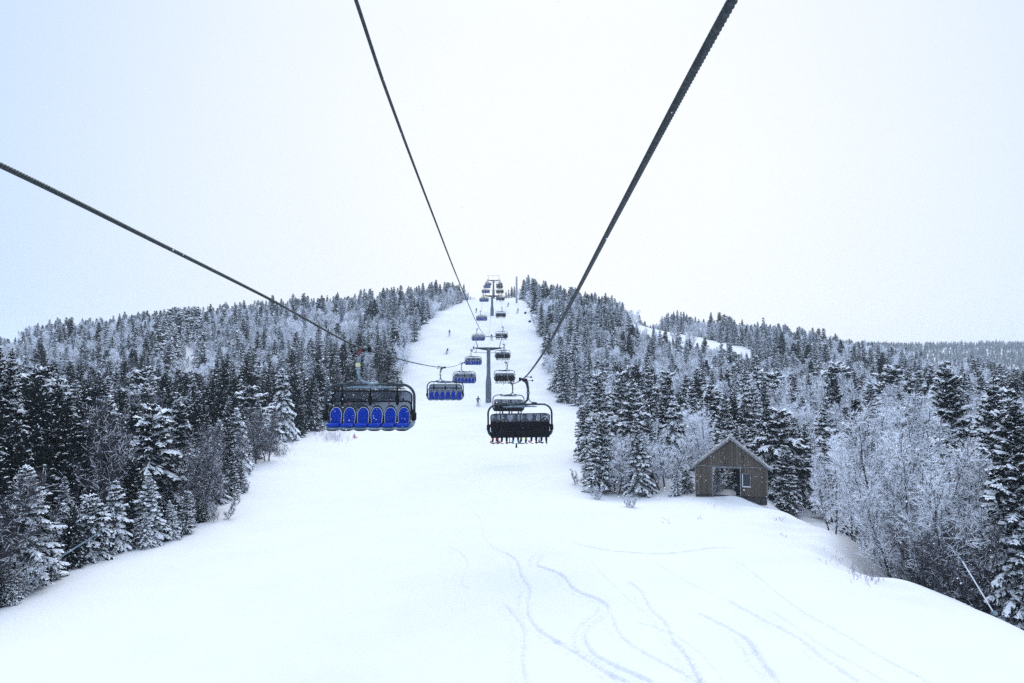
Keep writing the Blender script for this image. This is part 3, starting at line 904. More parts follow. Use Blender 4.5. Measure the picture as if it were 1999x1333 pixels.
# far wooded ridge
fp = []
fkeys = [k for k in order if k[0] in ("frost", "dark")]
for _ in range(7000):
    y = random.uniform(560, 1290); x = y * random.uniform(.36, .86)
    k = random.choice(fkeys)
    fp.append((x, y, float(ground(x, y)) - .1, random.uniform(0, 6.28), random.uniform(.75, 1.25), oidx[k]))
gn_forest("far_forest", fp, "hazy blue wooded ridge on the far right horizon")


# ------------------------------------------------------------------ lift geometry
SL = -.0208
LX, RX = -4.72, 1.27


def rope_x(side, Y): return (LX if side < 0 else RX) + SL * Y


def rope_knots(side, pix, grips):
    out = []
    for px, py in pix:
        a, e = ray(px, py)
        Y = (LX if side < 0 else RX) / (a - SL)
        out.append((Y, e * Y))
    for Y, py in grips:
        out.append((Y, ray(1000, py)[1] * Y))
    return out


LK = rope_knots(-1, [(0, 322), (300, 470), (500, 570)],
                [(25.7, 682), (63, 717), (100, 708), (137, 683), (145, 677), (174, 642), (211, 607), (249, 573), (286, 558), (323, 550), (344, 546), (360, 546)])
RK = rope_knots(1, [(1430, 0), (1215, 400), (1110, 600), (1060, 690)],
                [(35.8, 740), (73, 747), (110, 707), (145, 677), (148, 672), (185, 638), (222, 600), (259, 570), (296, 558), (333, 550), (344, 546), (371, 546)])
LK = [(-25, 2.9)] + LK + [(420, 48), (520, 46)]
RK = [(-25, 3.6)] + RK + [(420, 48), (520, 46)]
ZL, ZRf = pchip(*zip(*LK)), pchip(*zip(*RK))


def rope_z(side, Y): return float(ZL(Y) if side < 0 else ZRf(Y))


def make_rope(name, xf, zf, R, Yend, label, cat, lobes=6, twist_to=45, y0=-12):
    ys = list(np.arange(y0, 2.5, .2)) + list(np.arange(2.5, 14, .011)) + list(np.arange(14, twist_to, .035)) + list(np.arange(twist_to, Yend, 1.0))
    ys = np.array(ys)
    n = 36
    x = np.array([xf(q) for q in ys]); z = np.array([zf(q) for q in ys])
    P = np.stack([x, ys, z], 1)
    T = nrm(np.gradient(P, axis=0))
    a = nrm(np.cross(T, np.array([0, 0, 1.]))); b = np.cross(a, T)
    tw = ys / .27 * 2 * PI
    k = np.arange(n) / n * 2 * PI
    r = R * (.86 + .17 * np.abs(np.cos(lobes / 2 * (k[None, :] + 0 * tw[:, None]))))
    ang = k[None, :] + tw[:, None] * np.where(ys < twist_to, 1, 0)[:, None]
    V = P[:, None, :] + r[..., None] * (np.cos(ang)[..., None] * a[:, None, :] + np.sin(ang)[..., None] * b[:, None, :])
    m = len(ys)
    i = np.arange(m * n).reshape(m, n)
    Q = np.stack([i[:-1], np.roll(i[:-1], -1, 1), np.roll(i[1:], -1, 1), i[1:]], -1).reshape(-1, 4)
    me = arr_mesh(name, V.reshape(-1, 3), Q, np.zeros(len(Q), int), ["rope_steel"], True)
    o = bpy.data.objects.new(name, me); col.objects.link(o)
    tag(o, label, cat)
    return o


make_rope("haul_rope", lambda q: rope_x(-1, q), lambda q: rope_z(-1, q), .029, 520, "thick twisted steel rope carrying the empty blue chairs", "rope")
make_rope("haul_rope", lambda q: rope_x(1, q), lambda q: rope_z(1, q), .029, 520, "thick twisted steel rope carrying the chairs full of skiers", "rope")
CX0 = (LX + RX) / 2
ck = []
for px, py in [(695, 0), (750, 165), (850, 432), (890, 535), (925, 618)]:
    a, e = ray(px, py); Y = CX0 / (a - SL); ck.append((Y, e * Y))
ck = [(-12, 5.9)] + ck + [(145, ray(0, 656)[1] * 145), (245, ray(0, 572)[1] * 245), (344, ray(0, 538)[1] * 344), (430, 52)]
CZ = pchip(*zip(*ck))
make_rope("signal_cable", lambda q: CX0 + SL * q, lambda q: float(CZ(q)), .025, 430, "thin dark cable running between the two ropes to the tower top", "cable", twist_to=30)


# ------------------------------------------------------------------ chairs
def rrect(x0, z0, x1, z1, rt, rb, y=0.0, n=7, ytop=0.0):
    pts = []
    for cx, cz, r, a0 in ((x1 - rb, z0 + rb, rb, -PI / 2), (x1 - rt, z1 - rt, rt, 0), (x0 + rt, z1 - rt, rt, PI / 2), (x0 + rb, z0 + rb, rb, PI)):
        for i in range(n + 1):
            a = a0 + PI / 2 * i / n
            zz = cz + r * math.sin(a)
            pts.append((cx + r * math.cos(a), y + ytop * (zz - z0) / (z1 - z0), zz))
    return pts


def arch(w0, w1, z0, zs, z1, n=8):
    """seat back outline: sides widen from w0 to w1 at zs, then a pointed arch to z1"""
    R = [(w0 / 2, z0), (w1 / 2, zs)]
    for i in range(1, n):
        t = i / n
        R.append((w1 / 2 * math.cos(t * PI / 2) ** .8 * (1 - .12 * t), zs + (z1 - zs) * math.sin(t * PI / 2)))
    R.append((.05, z1))
    return R + [(-x, z) for x, z in reversed(R)]


def make_chair(up):
    """six-seat chair facing -Y, base at the middle of the seat bottom, rope 3.0 m above"""
    c = empty("chairlift_chair")
    f = MB(); f.tube(rrect(-1.58, .05, 1.58, 1.69, .46, .30, .06, 8), .05, "steel_dark", 10, closed=True); fr = f.build("frame", c)
    for s in (-1, 1):
        g = MB(); g.tube([(s * 1.57, .06, .50), (s * 1.55, -.02, .28), (s * 1.44, -.10, .12), (s * 1.3, -.12, .085)], [.05, .075, .075, .05], "steel_grey", 8); g.build("side_guard", c)
        h = MB(); h.box((s * 1.57, 0, .5), (.17, .30, .30), "black", bev=.03); h.build("hinge_box", c)
    h = MB(); h.tube([(-.14, 0, 2.94), (-.28, 0, 2.90), (-.38, 0, 2.74), (-.42, 0, 2.5), (-.42, 0, 2.1), (-.38, .02, 1.92), (-.24, .04, 1.76), (.02, .06, 1.72), (.30, .06, 1.71)],
                     [.06, .075, .075, .065, .06, .06, .06, .06, .05], "steel_grey" if not up else "steel_dark", 10)
    h.tube([(-.43, 0, 2.05), (-.50, .02, 1.86), (-.62, .04, 1.76), (-.80, .06, 1.72)], .022, "steel_dark", 6); h.tube([(-.85, .06, 1.74), (-.6, .06, 1.76)], .06, "steel_dark", 8); h.tube([(.62, .06, 1.74), (.88, .06, 1.74)], .06, "steel_dark", 8)
    h.build("hanger", c)
    d = MB(); d.box((-.43, -.03, 2.42), (.15, .14, .16), "pale_yellow", bev=.02); d.box((-.43, 0, 2.28), (.17, .15, .07), "steel_grey", bev=.01); d.build("damper", c)
    g = MB(); g.box((-.12, 0, 3.0), (.13, .42, .13), "steel_dark", bev=.03); g.box((-.02, 0, 2.99), (.10, .22, .20), "black", bev=.02); g.box((-.28, 0, 2.96), (.22, .16, .12), "black", bev=.02)
    g.tube([(-.16, .05, 3.02), (-.30, .05, 3.12), (-.56, .05, 3.10)], .018, "steel_dark", 6); g.tube([(-.3, -.05, 2.93), (-.62, -.05, 2.92)], .016, "steel_dark", 6)
    gr = g.build("grip", c)
    l = MB(); l.box((-.36, -.05, 2.90), (.09, .09, .30), "red_paint", Matrix.Rotation(.5, 3, 'Y'), bev=.015); l.build("lever", gr)
    for (x, z) in ((-.58, 3.10), (-.65, 2.92)):
        w = MB(); w.tube([(x, -.02 if z > 3 else -.11, z), (x, .12 if z > 3 else .01, z)], .05, "black", 10); w.build("roller", gr)
    sp = MB(); sp.prism([(-.86, 1.585), (-.80, 1.545), (.80, 1.545), (.86, 1.585), (.4, 1.635), (.0, 1.655), (-.4, 1.635)], .14, "steel_grey", Matrix.Translation((0, .02, 0))); sp.tube([(0, .08, 1.64), (0, .08, 1.70)], .05, "black", 8); sp.build("spreader", c)
    # tinted bubble folded up behind the seats
    zt, yt, zb, yb = (1.43, .62, .55, .26) if not up else (1.235, .55, .80, .30)
    nx_, nz_ = 22, 16
    vs, fs = [], []
    for j in range(nz_ + 1):
        t = j / nz_
        for i in range(nx_ + 1):
            u = 2 * i / nx_ - 1
            zz = zb + (zt - zb) * t
            w = 1.44 - .22 * (1 - math.sqrt(max(0, 1 - max(0, (t - .72) / .28) ** 2)))
            vs.append((u * w, yb + (yt - yb) * t + .10 * math.sin(PI * t) - .06 * u * u, zz))
    for j in range(nz_):
        for i in range(nx_):
            k = j * (nx_ + 1) + i; fs.append((k, k + 1, k + nx_ + 2, k + nx_ + 1))
    b = MB(); b.add(vs, fs, "tinted_bubble", True); bo = b.build("bubble_shield", c)
    side = [vs[j * (nx_ + 1)] for j in range(nz_ + 1)]; top = [vs[nz_ * (nx_ + 1) + i] for i in range(1, nx_ + 1)]; sid2 = [vs[j * (nx_ + 1) + nx_] for j in range(nz_ - 1, -1, -1)]
    r = MB(); r.tube(side + top + sid2, .026, "black", 6); r.build("rim", bo)
    for x in (-1.0, 0.0, .97):
        r = MB()
        if not up:
            r.tube([(x, .06, 1.66), (x, .12, 1.50), (x, .10, 1.38)], .022, "black", 6)
            r.prism([(x - .025, 1.42), (x + .025, 1.42), (x + .075, 1.12), (x + .035, .90), (x - .035, .90), (x - .075, 1.12)], .05, "black", Matrix.Translation((0, .06, 0)))
        else:
            r.tube([(x, yb + .03, zb), (x, (yb + yt) / 2 + .12, (zb + zt) / 2), (x, yt + .02, zt)], .026, "black", 6)
        r.build("rib", bo)
    # restraint bar
    r = MB()
    if not up:
        r.tube([(-1.53, -.06, .55), (-1.49, -.10, .95), (-1.44, -.12, 1.03), (-1.36, -.13, 1.07), (1.36, -.13, 1.07), (1.44, -.12, 1.03), (1.49, -.10, .95), (1.53, -.06, .55)], .034, "black", 8)
        r.tube([(-1.2, -.10, 1.15), (1.2, -.10, 1.15)], .02, "black", 6)
        for i in range(6):
            x = (i - 2.5) * .485; r.tube([(x, -.12, 1.05), (x, -.10, 1.19)], .022, "black", 6)
        rb = r.build("restraint_bar", c)
        for x in (-.72, .69):
            q = MB(); q.prism([(x - .03, 1.05), (x + .04, 1.05), (x + .05, .96), (x + .02, .92), (x - .01, 1.0)], .03, "red_paint", Matrix.Translation((0, -.17, 0))); q.build("handle", rb)
    else:
        r.tube([(-1.53, -.10, .5), (-1.50, -.42, .62), (-1.42, -.56, .62), (1.42, -.56, .62), (1.50, -.42, .62), (1.53, -.10, .5)], .03, "black", 8)
        for x, zz in ((-.98, -.36), (-.03, -.40), (.52, -.36), (1.2, -.36)):
            r.tube([(x, -.57, .62), (x, -.74, .3), (x, -.66, -.15), (x, -.60, zz)], .02, "black", 6)
            r.tube([(x - .22, -.62, zz), (x + .22, -.62, zz)], .025, "black", 6)
        r.tube([(.18, -.60, -.38), (.18, -.56, -.62)], [.03, .05], "black", 6)
        rb = r.build("restraint_bar", c)
    # seat pan
    p = MB(); p.box((0, -.24, .085), (2.90, .50, .085), "steel_grey", bev=.03)
    for i in range(6):
        x = (i - 2.5) * .485
        o = [(x - .235, .05), (x - .17, .012), (x - .08, -.005), (x + .08, -.005), (x + .17, .012), (x + .235, .05)]
        p.prism(o, .46, "black", Matrix.Translation((0, -.47, 0)))
    p.build("seat_pan", c)
    tilt = Matrix.Translation((0, -.02, .24)) @ Matrix.Rotation(-.16, 4, 'X') @ Matrix.Translation((0, 0, -.24))
    for i in range(6):
        x = (i - 2.5) * .485
        s_ = MB(); s_.box((x, -.27, .205), (.425, .46, .12), "seat_blue", bev=.03); st = s_.build("seat", c)
        T = Matrix.Translation((x, 0, 0)) @ tilt
        k = MB(); k.prism(arch(.35, .39, .26, .55, .83), .05, "seat_blue", T)
        k.prism(arch(.39, .43, .25, .555, .855), .035, "piping", T @ Matrix.Translation((0, .02, 0)))
        k.build("backrest", st)
        k = MB(); k.prism(arch(.482, .482, .12, .50 if not up else .62, .925 if not up else 1.04), .07, "shell", T @ Matrix.Translation((0, .045, 0)))
        if up:
            k.prism([(-.242, .0), (.242, .0), (.242, .82), (-.242, .82)], .045, "black", T @ Matrix.Translation((0, .12, 0)))
        k.build("shell", st)
    return c


def place_chair(proto, first, side, Y, up):
    o = proto if first else copy_tree(proto)
    cx = rope_x(side, Y) + .12 * (1 if side < 0 else -1)
    o.location = (cx + (.05 if side < 0 else 0), Y, rope_z(side, Y) - 2.87); o.scale = (1, 1, .957)
    o.rotation_euler = (0, random.uniform(-.012, .012), (0 if not up else PI) - math.atan(-SL) * -1)
    return o


down = make_chair(False)
upc = make_chair(True)
DY = [25.7, 63, 100, 137, 174, 211, 249, 286, 323, 360]
UY = [35.8, 73, 110, 148, 185, 222, 259, 296, 333, 371]
DL = ["nearest empty blue chair, largest on the descending rope, before the left wood", "second nearest empty blue chair on the descending rope, with red grip lever"]
for i in range(2, 10):
    DL.append(f"small empty blue chair, {ORD[i]} up the descending rope counted from the nearest")
UL = ["nearest chair going uphill, six riders seen from behind, large right of tower", "second chair going uphill, three riders, overlapped by the nearest one"]
for i in range(2, 10):
    UL.append(f"small chair full of riders, {ORD[i]} up the ascending rope counted from the nearest")
for i, Y in enumerate(DY):
    tag(place_chair(down, i == 0, -1, Y, False), DL[i], "lift chair", "empty chairs coming down")
upchairs = []
for i, Y in enumerate(UY):
    upchairs.append(tag(place_chair(upc, i == 0, 1, Y, True), UL[i], "lift chair", "occupied chairs going up"))


# ------------------------------------------------------------------ people
def skin_mesh(name, pts, edges, regions, sub=1):
    """one continuous body grown round a skeleton; regions: function(centre) -> material index"""
    me = bpy.data.meshes.new(name)
    me.from_pydata([p[0] for p in pts], edges, []); 
    o = bpy.data.objects.new(name, me); col.objects.link(o)
    o.modifiers.new("skin", 'SKIN')
    sv = me.skin_vertices[0].data
    for i, p in enumerate(pts):
        r = p[1]; sv[i].radius = (r, r) if not hasattr(r, '__len__') else r
        sv[i].use_root = (i == 0)
    sd = o.modifiers.new("sub", 'SUBSURF'); sd.levels = sub; sd.render_levels = sub
    dg = bpy.context.evaluated_depsgraph_get(); dg.update()
    out = bpy.data.meshes.new_from_object(o.evaluated_get(dg))
    bpy.data.objects.remove(o)
    out.name = name
    return out


def person_pts(pose):
    g = pose
    pts = [(g["pelvis"], .135), (g["waist"], .125), (g["chest"], (.17, .13)), (g["neck"], .065), (g["head"], .10), (g["crown"], .085)]
    ed = [(0, 1), (1, 2), (2, 3), (3, 4), (4, 5)]
    for s in ("l", "r"):
        b = len(pts)
        pts += [(g["hip" + s], .10), (g["knee" + s], .075), (g["ankle" + s], .062), (g["toe" + s], .05)]
        ed += [(0, b), (b, b + 1), (b + 1, b + 2), (b + 2, b + 3)]
        b = len(pts)
        pts += [(g["sh" + s], .085), (g["elbow" + s], .062), (g["wrist" + s], .05), (g["hand" + s], .042), (g["thumb" + s], .018)]
        ed += [(2, b), (b, b + 1), (b + 1, b + 2), (b + 2, b + 3), (b + 2, b + 4)]
        hd = Vector(g["hand" + s]); dr = (hd - Vector(g["wrist" + s])).normalized(); lat = dr.cross(Vector((0, 0, 1))).normalized()
        for k in range(4):      # gloved fingers, slightly curled
            q = len(pts); root = hd + lat * (.033 * (k - 1.5))
            tip = root + dr * (.055 + .012 * (1.5 - abs(k - 1.3))) + Vector((0, 0, -.02))
            pts.append((tuple(tip), .015)); ed.append((b + 3, q))
    return pts, ed


SIT = dict(pelvis=(0, -.10, .13), waist=(0, -.08, .30), chest=(0, -.05, .50), neck=(0, -.06, .66), head=(0, -.08, .78), crown=(0, -.08, .86))
STAND = dict(pelvis=(0, 0, .90), waist=(0, -.03, 1.08), chest=(0, -.10, 1.30), neck=(0, -.15, 1.47), head=(0, -.19, 1.60), crown=(0, -.19, 1.69))
for s, q in (("l", -1), ("r", 1)):
    SIT.update({"hip" + s: (q * .10, -.16, .11), "knee" + s: (q * .12, -.56, .05), "ankle" + s: (q * .12, -.58, -.42), "toe" + s: (q * .14, -.76, -.50),
                "sh" + s: (q * .20, -.05, .54), "elbow" + s: (q * .225, -.20, .30), "wrist" + s: (q * .16, -.42, .26), "hand" + s: (q * .15, -.50, .25), "thumb" + s: (q * .11, -.46, .29)})
    STAND.update({"hip" + s: (q * .11, 0, .84), "knee" + s: (q * .15, -.13, .48), "ankle" + s: (q * .16, .0, .11), "toe" + s: (q * .17, -.2, .06),
                  "sh" + s: (q * .21, -.10, 1.36), "elbow" + s: (q * .33, -.16, 1.10), "wrist" + s: (q * .34, -.38, 1.02), "hand" + s: (q * .34, -.46, 1.01), "thumb" + s: (q * .30, -.42, 1.05)})


def color_body(me, pose, mats):
    """mats: jacket, trousers, boots, face"""
    for q in mats: me.materials.append(MATS[q])
    hz = pose["head"][2]; pz = pose["pelvis"][2]; sit = pose is SIT
    for p in me.polygons:
        c = p.center; k = 0
        if c.z > hz - .10 and abs(c.x) < .13: k = 3
        elif sit:
            if c.z < -.39: k = 2
            elif c.z < .20 and not (abs(c.x) > .13 and c.z > .19 and c.y < -.3): k = 1
        else:
            if c.z < .30: k = 2
            elif c.z < pz - .02: k = 1
        p.material_index = k; p.use_smooth = True
    return me


sit_base = skin_mesh("person", *person_pts(SIT), None)
stand_base = skin_mesh("person", *person_pts(STAND), None)


def gear_meshes(pose, helmet, ski):
    hx, hy, hz = pose["crown"]
    h = MB(); rings = 7; vs, fs = [], []
    for j in range(rings + 1):
        a = PI * .56 * j / rings
        for i in range(12):
            b = 2 * PI * i / 12
            vs.append((hx + .122 * math.sin(a) * math.cos(b), hy + .005 + .145 * math.sin(a) * math.sin(b), hz - .03 + .125 * math.cos(a)))
    for j in range(rings):
        for i in range(12):
            fs.append((j * 12 + i, (j + 1) * 12 + i, (j + 1) * 12 + (i + 1) % 12, j * 12 + (i + 1) % 12))
    h.add(vs, fs, helmet, True)
    g = MB(); X, Y, Z = pose["head"]
    g.box((X, Y - .095, Z + .045), (.17, .05, .075), "goggle", bev=.02)
    face = MB(); face.tube([(X, Y - .10, Z + .01), (X, Y - .125, Z - .02)], [.012, .016], "skin", 6); face.box((X, Y - .098, Z - .055), (.05, .012, .012), "red_paint")
    out = [("helmet", h), ("goggles", g), ("nose_and_mouth", face)]
    for s in ("l", "r"):
        a = Vector(pose["ankle" + s]); t = Vector(pose["toe" + s]); sgn = -1 if s == "l" else 1
        zz = t.z - .075
        k = MB(); sec = [(-.75, .0), (.62, .0), (.74, .03), (.84, .09)]
        vs, fs = [], []
        for q, (yy, up) in enumerate(sec):
            w = .045 if q < 3 else .03
            for sx_, dz in ((-w, 0), (w, 0), (w, .018), (-w, .018)):
                vs.append((t.x + sx_ + sgn * yy * .06, a.y - .08 - yy, zz + up + dz + (0 if pose is STAND else yy * -.06)))
        for q in range(3):
            for i in range(4):
                fs.append((q * 4 + i, q * 4 + (i + 1) % 4, q * 4 + 4 + (i + 1) % 4, q * 4 + 4 + i))
        fs += [(0, 3, 2, 1), (12, 13, 14, 15)]
        k.add(vs, fs, ski); out.append(("ski", k))
    if pose is STAND:
        for s in ("l", "r"):
            w = Vector(pose["hand" + s]); k = MB(); k.tube([w + Vector((0, 0, .10)), w, Vector((w.x * 1.25, w.y + .35, .02))], .009, "ski_black", 5); out.append(("ski_pole", k))
    return out


def make_person(base, pose, jacket, pants, boots, helmet, ski):
    o = bpy.data.objects.new("person", color_body(base.copy(), pose, (jacket, pants, boots, "skin"))); col.objects.link(o)
    for nm, b in gear_meshes(pose, helmet, ski): b.build(nm, o)
    o["category"] = "person"
    return o


OUT = [("jacket_black", "pants_black", "boot_black", "helmet_black", "ski_black", "black trousers and black boots"),
       ("jacket_black", "pants_yellow", "boot_black", "helmet_blue", "ski_black", "bright yellow green trousers"),
       ("jacket_black", "pants_black", "boot_black", "helmet_blue", "ski_red", "black trousers and red skis"),
       ("jacket_navy", "pants_grey", "boot_cyan", "helmet_black", "ski_cyan", "dark trousers and pale cyan boots"),
       ("jacket_black", "pants_black", "boot_black", "helmet_black", "ski_red", "black trousers and dark boots"),
       ("jacket_red", "pants_red", "boot_black", "helmet_blue", "ski_red", "red lower clothes and dark boots")]
protos = {}


def rider(ci, seat, oi):
    if oi not in protos:
        protos[oi] = make_person(sit_base, SIT, *OUT[oi][:5]); o = protos[oi]
    else:
        o = copy_tree(protos[oi])
    c = upchairs[ci]
    m = Matrix.LocRotScale(c.location, c.rotation_euler, None)
    o.location = m @ Vector(((seat - 2.5) * .485 + random.uniform(-.02, .02), -.08, .19))
    o.rotation_euler = (0, 0, c.rotation_euler.z + random.uniform(-.08, .08))
    return o


NTH = ["nearest", "second", "third", "fourth", "fifth", "sixth", "seventh", "eighth", "ninth", "tenth"]
SEATS = [[0, 1, 2, 3, 4, 5], [0, 2, 4], [0, 1, 2, 3, 4, 5], [0, 1, 2, 3, 4, 5], [0, 1, 2, 4, 5], [0, 1, 4, 5], [0, 1, 2, 3, 5], [0, 1, 3, 4, 5], [1, 2, 3, 4], [0, 2, 3, 5]]
for ci, seats in enumerate(SEATS):
    for seat in seats:
        pos = 5 - seat        # from the left as seen from behind
        oi = ([5, 2, 3, 1, 4, 0][pos] if ci == 0 else [0, 4, 2, 0, 3, 0][(seat * 2 + ci) % 6])
        if ci == 0 and pos == 3: oi = 1
        o = rider(ci, seat, oi)
        rank = sorted([5 - s for s in seats]).index(pos)
        what = OUT[oi][5] if ci < 1 else "dark clothes"
        tag(o, f"seated skier, {what}, {ORD[rank]} from left on {NTH[ci]} uphill chair", "person", "skiers riding up on the chairs")

sk = [(933, 792, "skier in dark clothes standing on the snow left of the near tower's foot", "jacket_navy", "pants_black", .3, 0, 1.05),
      (871, 691, "skier crouching in a turn on the left half of the piste", "jacket_black", "pants_black", 1.0, .35, 1.0),
      (877.5, 655, "upright skier in black below the left treeline of the piste", "jacket_black", "pants_grey", -.4, .05, 1.0),
      (912.5, 587, "tiny dark skier near the top left edge of the piste", "jacket_black", "pants_black", .2, 0, .95),
      (929.5, 611, "tiny skier in black jacket and red trousers left of the second tower", "jacket_black", "pants_red", -.5, .1, 1.0),
      (990.5, 599, "tiny dark skier leaning, just right of the second tower", "jacket_black", "pants_black", .9, .35, 1.0),
      (1010.5, 611, "tiny dark skier on the right edge of the piste, below a tall post", "jacket_black", "pants_black", -.9, .3, 1.0),
      (959.5, 664, "tiny dark skier seen under the near tower's upper frame", "jacket_black", "pants_grey", .1, 0, 1.0)]
sp0 = {}
for px, py, lab, jk, pt, rz, lean, s in sk:
    p = hit(px, py)
    if (jk, pt) not in sp0:
        sp0[(jk, pt)] = make_person(stand_base, STAND, jk, pt, "boot_black", "helmet_black", "ski_black"); o = sp0[(jk, pt)]
    else:
        o = copy_tree(sp0[(jk, pt)])
    o.location = (p[0], p[1], p[2] + .05); o.rotation_euler = (0, lean, rz); o.scale = (s, s, s)
    tag(o, lab, "person", "skiers on the piste")


# ------------------------------------------------------------------ towers
def make_tower(Y, py_arm, py_base, label, py_frame, snowfoot=True):
    cx = CX0 + SL * Y
    zb = float(ground(cx, Y)) - .3
    za = ray(0, py_arm)[1] * Y
    zf = ray(0, py_frame)[1] * Y
    o = empty("lift_tower", (cx, Y, zb), math.atan(SL) * 0)
    h = za - zb
    p = MB(); p.tube([(0, 0, 0), (0, 0, h * .38), (0, 0, h * .52), (0, 0, h)], [.60, .58, .39, .37], "pole_steel", 20)
    for q, r in ((.31, .63), (.52, .43), (.87, .41)): p.tube([(0, 0, h * q), (0, 0, h * q + .10)], r, "steel_grey", 20)
    p.build("pole", o)
    l = MB()
    for s in (-.2, .2): l.tube([(s, -.66, .6), (s, -.66, h * .38), (s, -.48, h * .52), (s, -.48, h)], .022, "steel_grey", 5)
    for k in range(int(h / .4) - 2):
        zz = 1 + k * .4; yy = -.66 if zz < h * .38 else -.48 if zz > h * .52 else -.66 + .18 * (zz - h * .38) / (h * .14)
        l.tube([(-.2, yy, zz), (.2, yy, zz)], .015, "steel_grey", 4)
    l.build("ladder", o)
    c = MB(); c.prism([(-2.75, h + .08), (-2.75, h - .12), (-1.0, h - .42), (-.4, h - .50), (.4, h - .50), (1.0, h - .42), (2.75, h - .12), (2.75, h + .08), (0, h + .12)], .42, "steel_dark", Matrix.Translation((0, -.21, 0))); c.build("crossarm", o)
    f = MB(); zt = zf - zb
    for s in (-1, 1):
        f.tube([(s * 2.5, .1, h - .9), (s * 2.5, .1, h), (s * 2.25, .1, h + .2), (s * 2.75, .1, zt)], .055, "steel_grey", 6)
        f.tube([(s * 2.1, .1, h), (s * 2.75, .1, zt)], .045, "steel_grey", 6)
    f.tube([(-3.0, .1, zt), (3.0, .1, zt)], .075, "steel_grey", 8)
    f.tube([(-3.0, .1, h - .95), (3.0, .1, h - .95)], .05, "steel_grey", 6)
    f.build("lifting_frame", o)
    for s, X in ((-1, rope_x(-1, Y) - cx), (1, rope_x(1, Y) - cx)):
        w = MB(); w.box((X, 0, h - .14), (.14, 4.6, .20), "steel_dark", bev=.02)
        w.box((X - s * .28, 0, h - .8), (.5, 4.4, .06), "steel_grey")
        w.tube([(X + s * .5, -2.2, h - .2), (X + s * .5, 2.2, h - .2)], .025, "steel_grey", 5)
        for q in (-2.1, 0, 2.1): w.tube([(X - s * .5, q, h - .8), (X + s * .5, q, h - .8), (X + s * .5, q, h - .2)], .025, "steel_grey", 5)
        sh = w.build("sheave_assembly", o)
        for k in range(6):
            q = (k - 2.5) * .72; ww = MB(); ww.tube([(X - .06, q, h + .02), (X + .06, q, h + .02)], .24, "black", 14); ww.build("sheave_wheel", sh)
    tag(o, label, "lift tower", "towers of the chairlift")
    return o


make_tower(145, 679, 788, "near lift tower, dark steel pole widening at its snowy foot", 657)
make_tower(245, 577, 615, "second lift tower, upper part hidden by passing chairs", 566)
make_tower(344, 547, 585, "farthest lift tower standing on the crest of the slope", 538)

# ------------------------------------------------------------------ hut
hp = at(1427, 976, 55.0)
hz = float(ground(hp.x, 55)) - .02
hut = empty("wooden_hut", (hp.x, 55, hz + .0), -math.atan2(hp.x, 55))
sc_ = 55 / F
hw = 67.5 * sc_
eave = -ray(0, 911)[1] * -55 - hz
apex = ray(0, 857)[1] * 55 - hz
dep = 2.0
dl, dr, dt = (1393 - 1427) * sc_, (1445 - 1427) * sc_, eave - .04
wl, wr = (1449 - 1427) * sc_, (1463 - 1427) * sc_
wt, wb = ray(0, 924)[1] * 55 - hz, ray(0, 948)[1] * 55 - hz


def pan(mb, x0, x1, z0, z1, y0, y1, m="weathered_boards"):
    mb.box(((x0 + x1) / 2, (y0 + y1) / 2, (z0 + z1) / 2), (x1 - x0, y1 - y0, z1 - z0), m)


b = MB()
for y0 in (0, dep - .1):
    pan(b, -hw, dl, .12, eave, y0, y0 + .1)
    if y0 == 0:
        pan(b, dr, wl, .12, eave, 0, .1); pan(b, wr, hw, .12, eave, 0, .1)
        pan(b, wl, wr, .12, wb, 0, .1); pan(b, wl, wr, wt, eave, 0, .1)
    else:
        pan(b, dr - .25, hw, .12, eave, y0, y0 + .1)
    b.prism([(-hw, eave), (hw, eave), (0, apex)], .1, "weathered_boards", Matrix.Translation((0, y0, 0)))
pan(b, -hw, -hw + .1, .12, eave, .1, dep - .1); pan(b, hw - .1, hw, .12, eave, .1, dep - .1)
b.build("wall", hut)
tr_ = MB(); pan(tr_, -hw - .004, hw + .004, eave - .025, eave + .025, -.02, -.002, "trim_grey")
for x in (-hw + .03, hw - .03): pan(tr_, x - .03, x + .03, .1, eave - .03, -.02, -.002, "trim_grey")
tr_.build("trim", hut)
r = MB()
sl = (apex - eave) / hw
for s in (-1, 1):
    o1 = [(0, apex + .02), (s * (hw + .36), apex + .02 - sl * (hw + .36)), (s * (hw + .36), apex + .12 - sl * (hw + .36)), (0, apex + .12)]
    if s < 0: o1 = o1[::-1]
    r.prism(o1, dep + .3, "roof_dust", Matrix.Translation((0, -.15, 0)))
ro = r.build("roof", hut)
fb = MB()
for s in (-1, 1):
    o1 = [(0, apex + .11), (s * (hw + .37), apex + .11 - sl * (hw + .37)), (s * (hw + .37), apex - .04 - sl * (hw + .37)), (0, apex - .04)]
    if s < 0: o1 = o1[::-1]
    fb.prism(o1, .03, "trim_grey", Matrix.Translation((0, -.184, 0)))
fb.build("fascia_board", ro)
d = MB(); pan(d, dl - .03, dl + .04, .0, dt, -.03, .12, "trim_grey"); pan(d, dr - .04, dr + .03, .0, dt, -.03, .12, "trim_grey"); pan(d, dl + .04, dr - .04, dt - .07, dt, -.03, .12, "trim_grey"); d.build("door_frame", hut)
d = MB(); pan(d, dr - .34, dr - .045, .05, dt - .1, .13, .2, "black"); d.build("sliding_door", hut)
wn_ = MB(); pan(wn_, wl - .02, wr + .02, wb - .06, wb + .01, -.05, .02, "white_paint"); pan(wn_, wl - .02, wr + .02, wt - .01, wt + .04, -.04, .02, "trim_grey")
pan(wn_, wl - .04, wl + .02, wb, wt, -.03, .02, "piping"); pan(wn_, wr - .02, wr + .04, wb, wt, -.03, .02, "trim_grey")
wo = wn_.build("window", hut)
g = MB(); pan(g, wl + .02, wr - .02, wb + .01, wt - .01, .03, .06, "window_glass"); g.build("pane", wo)
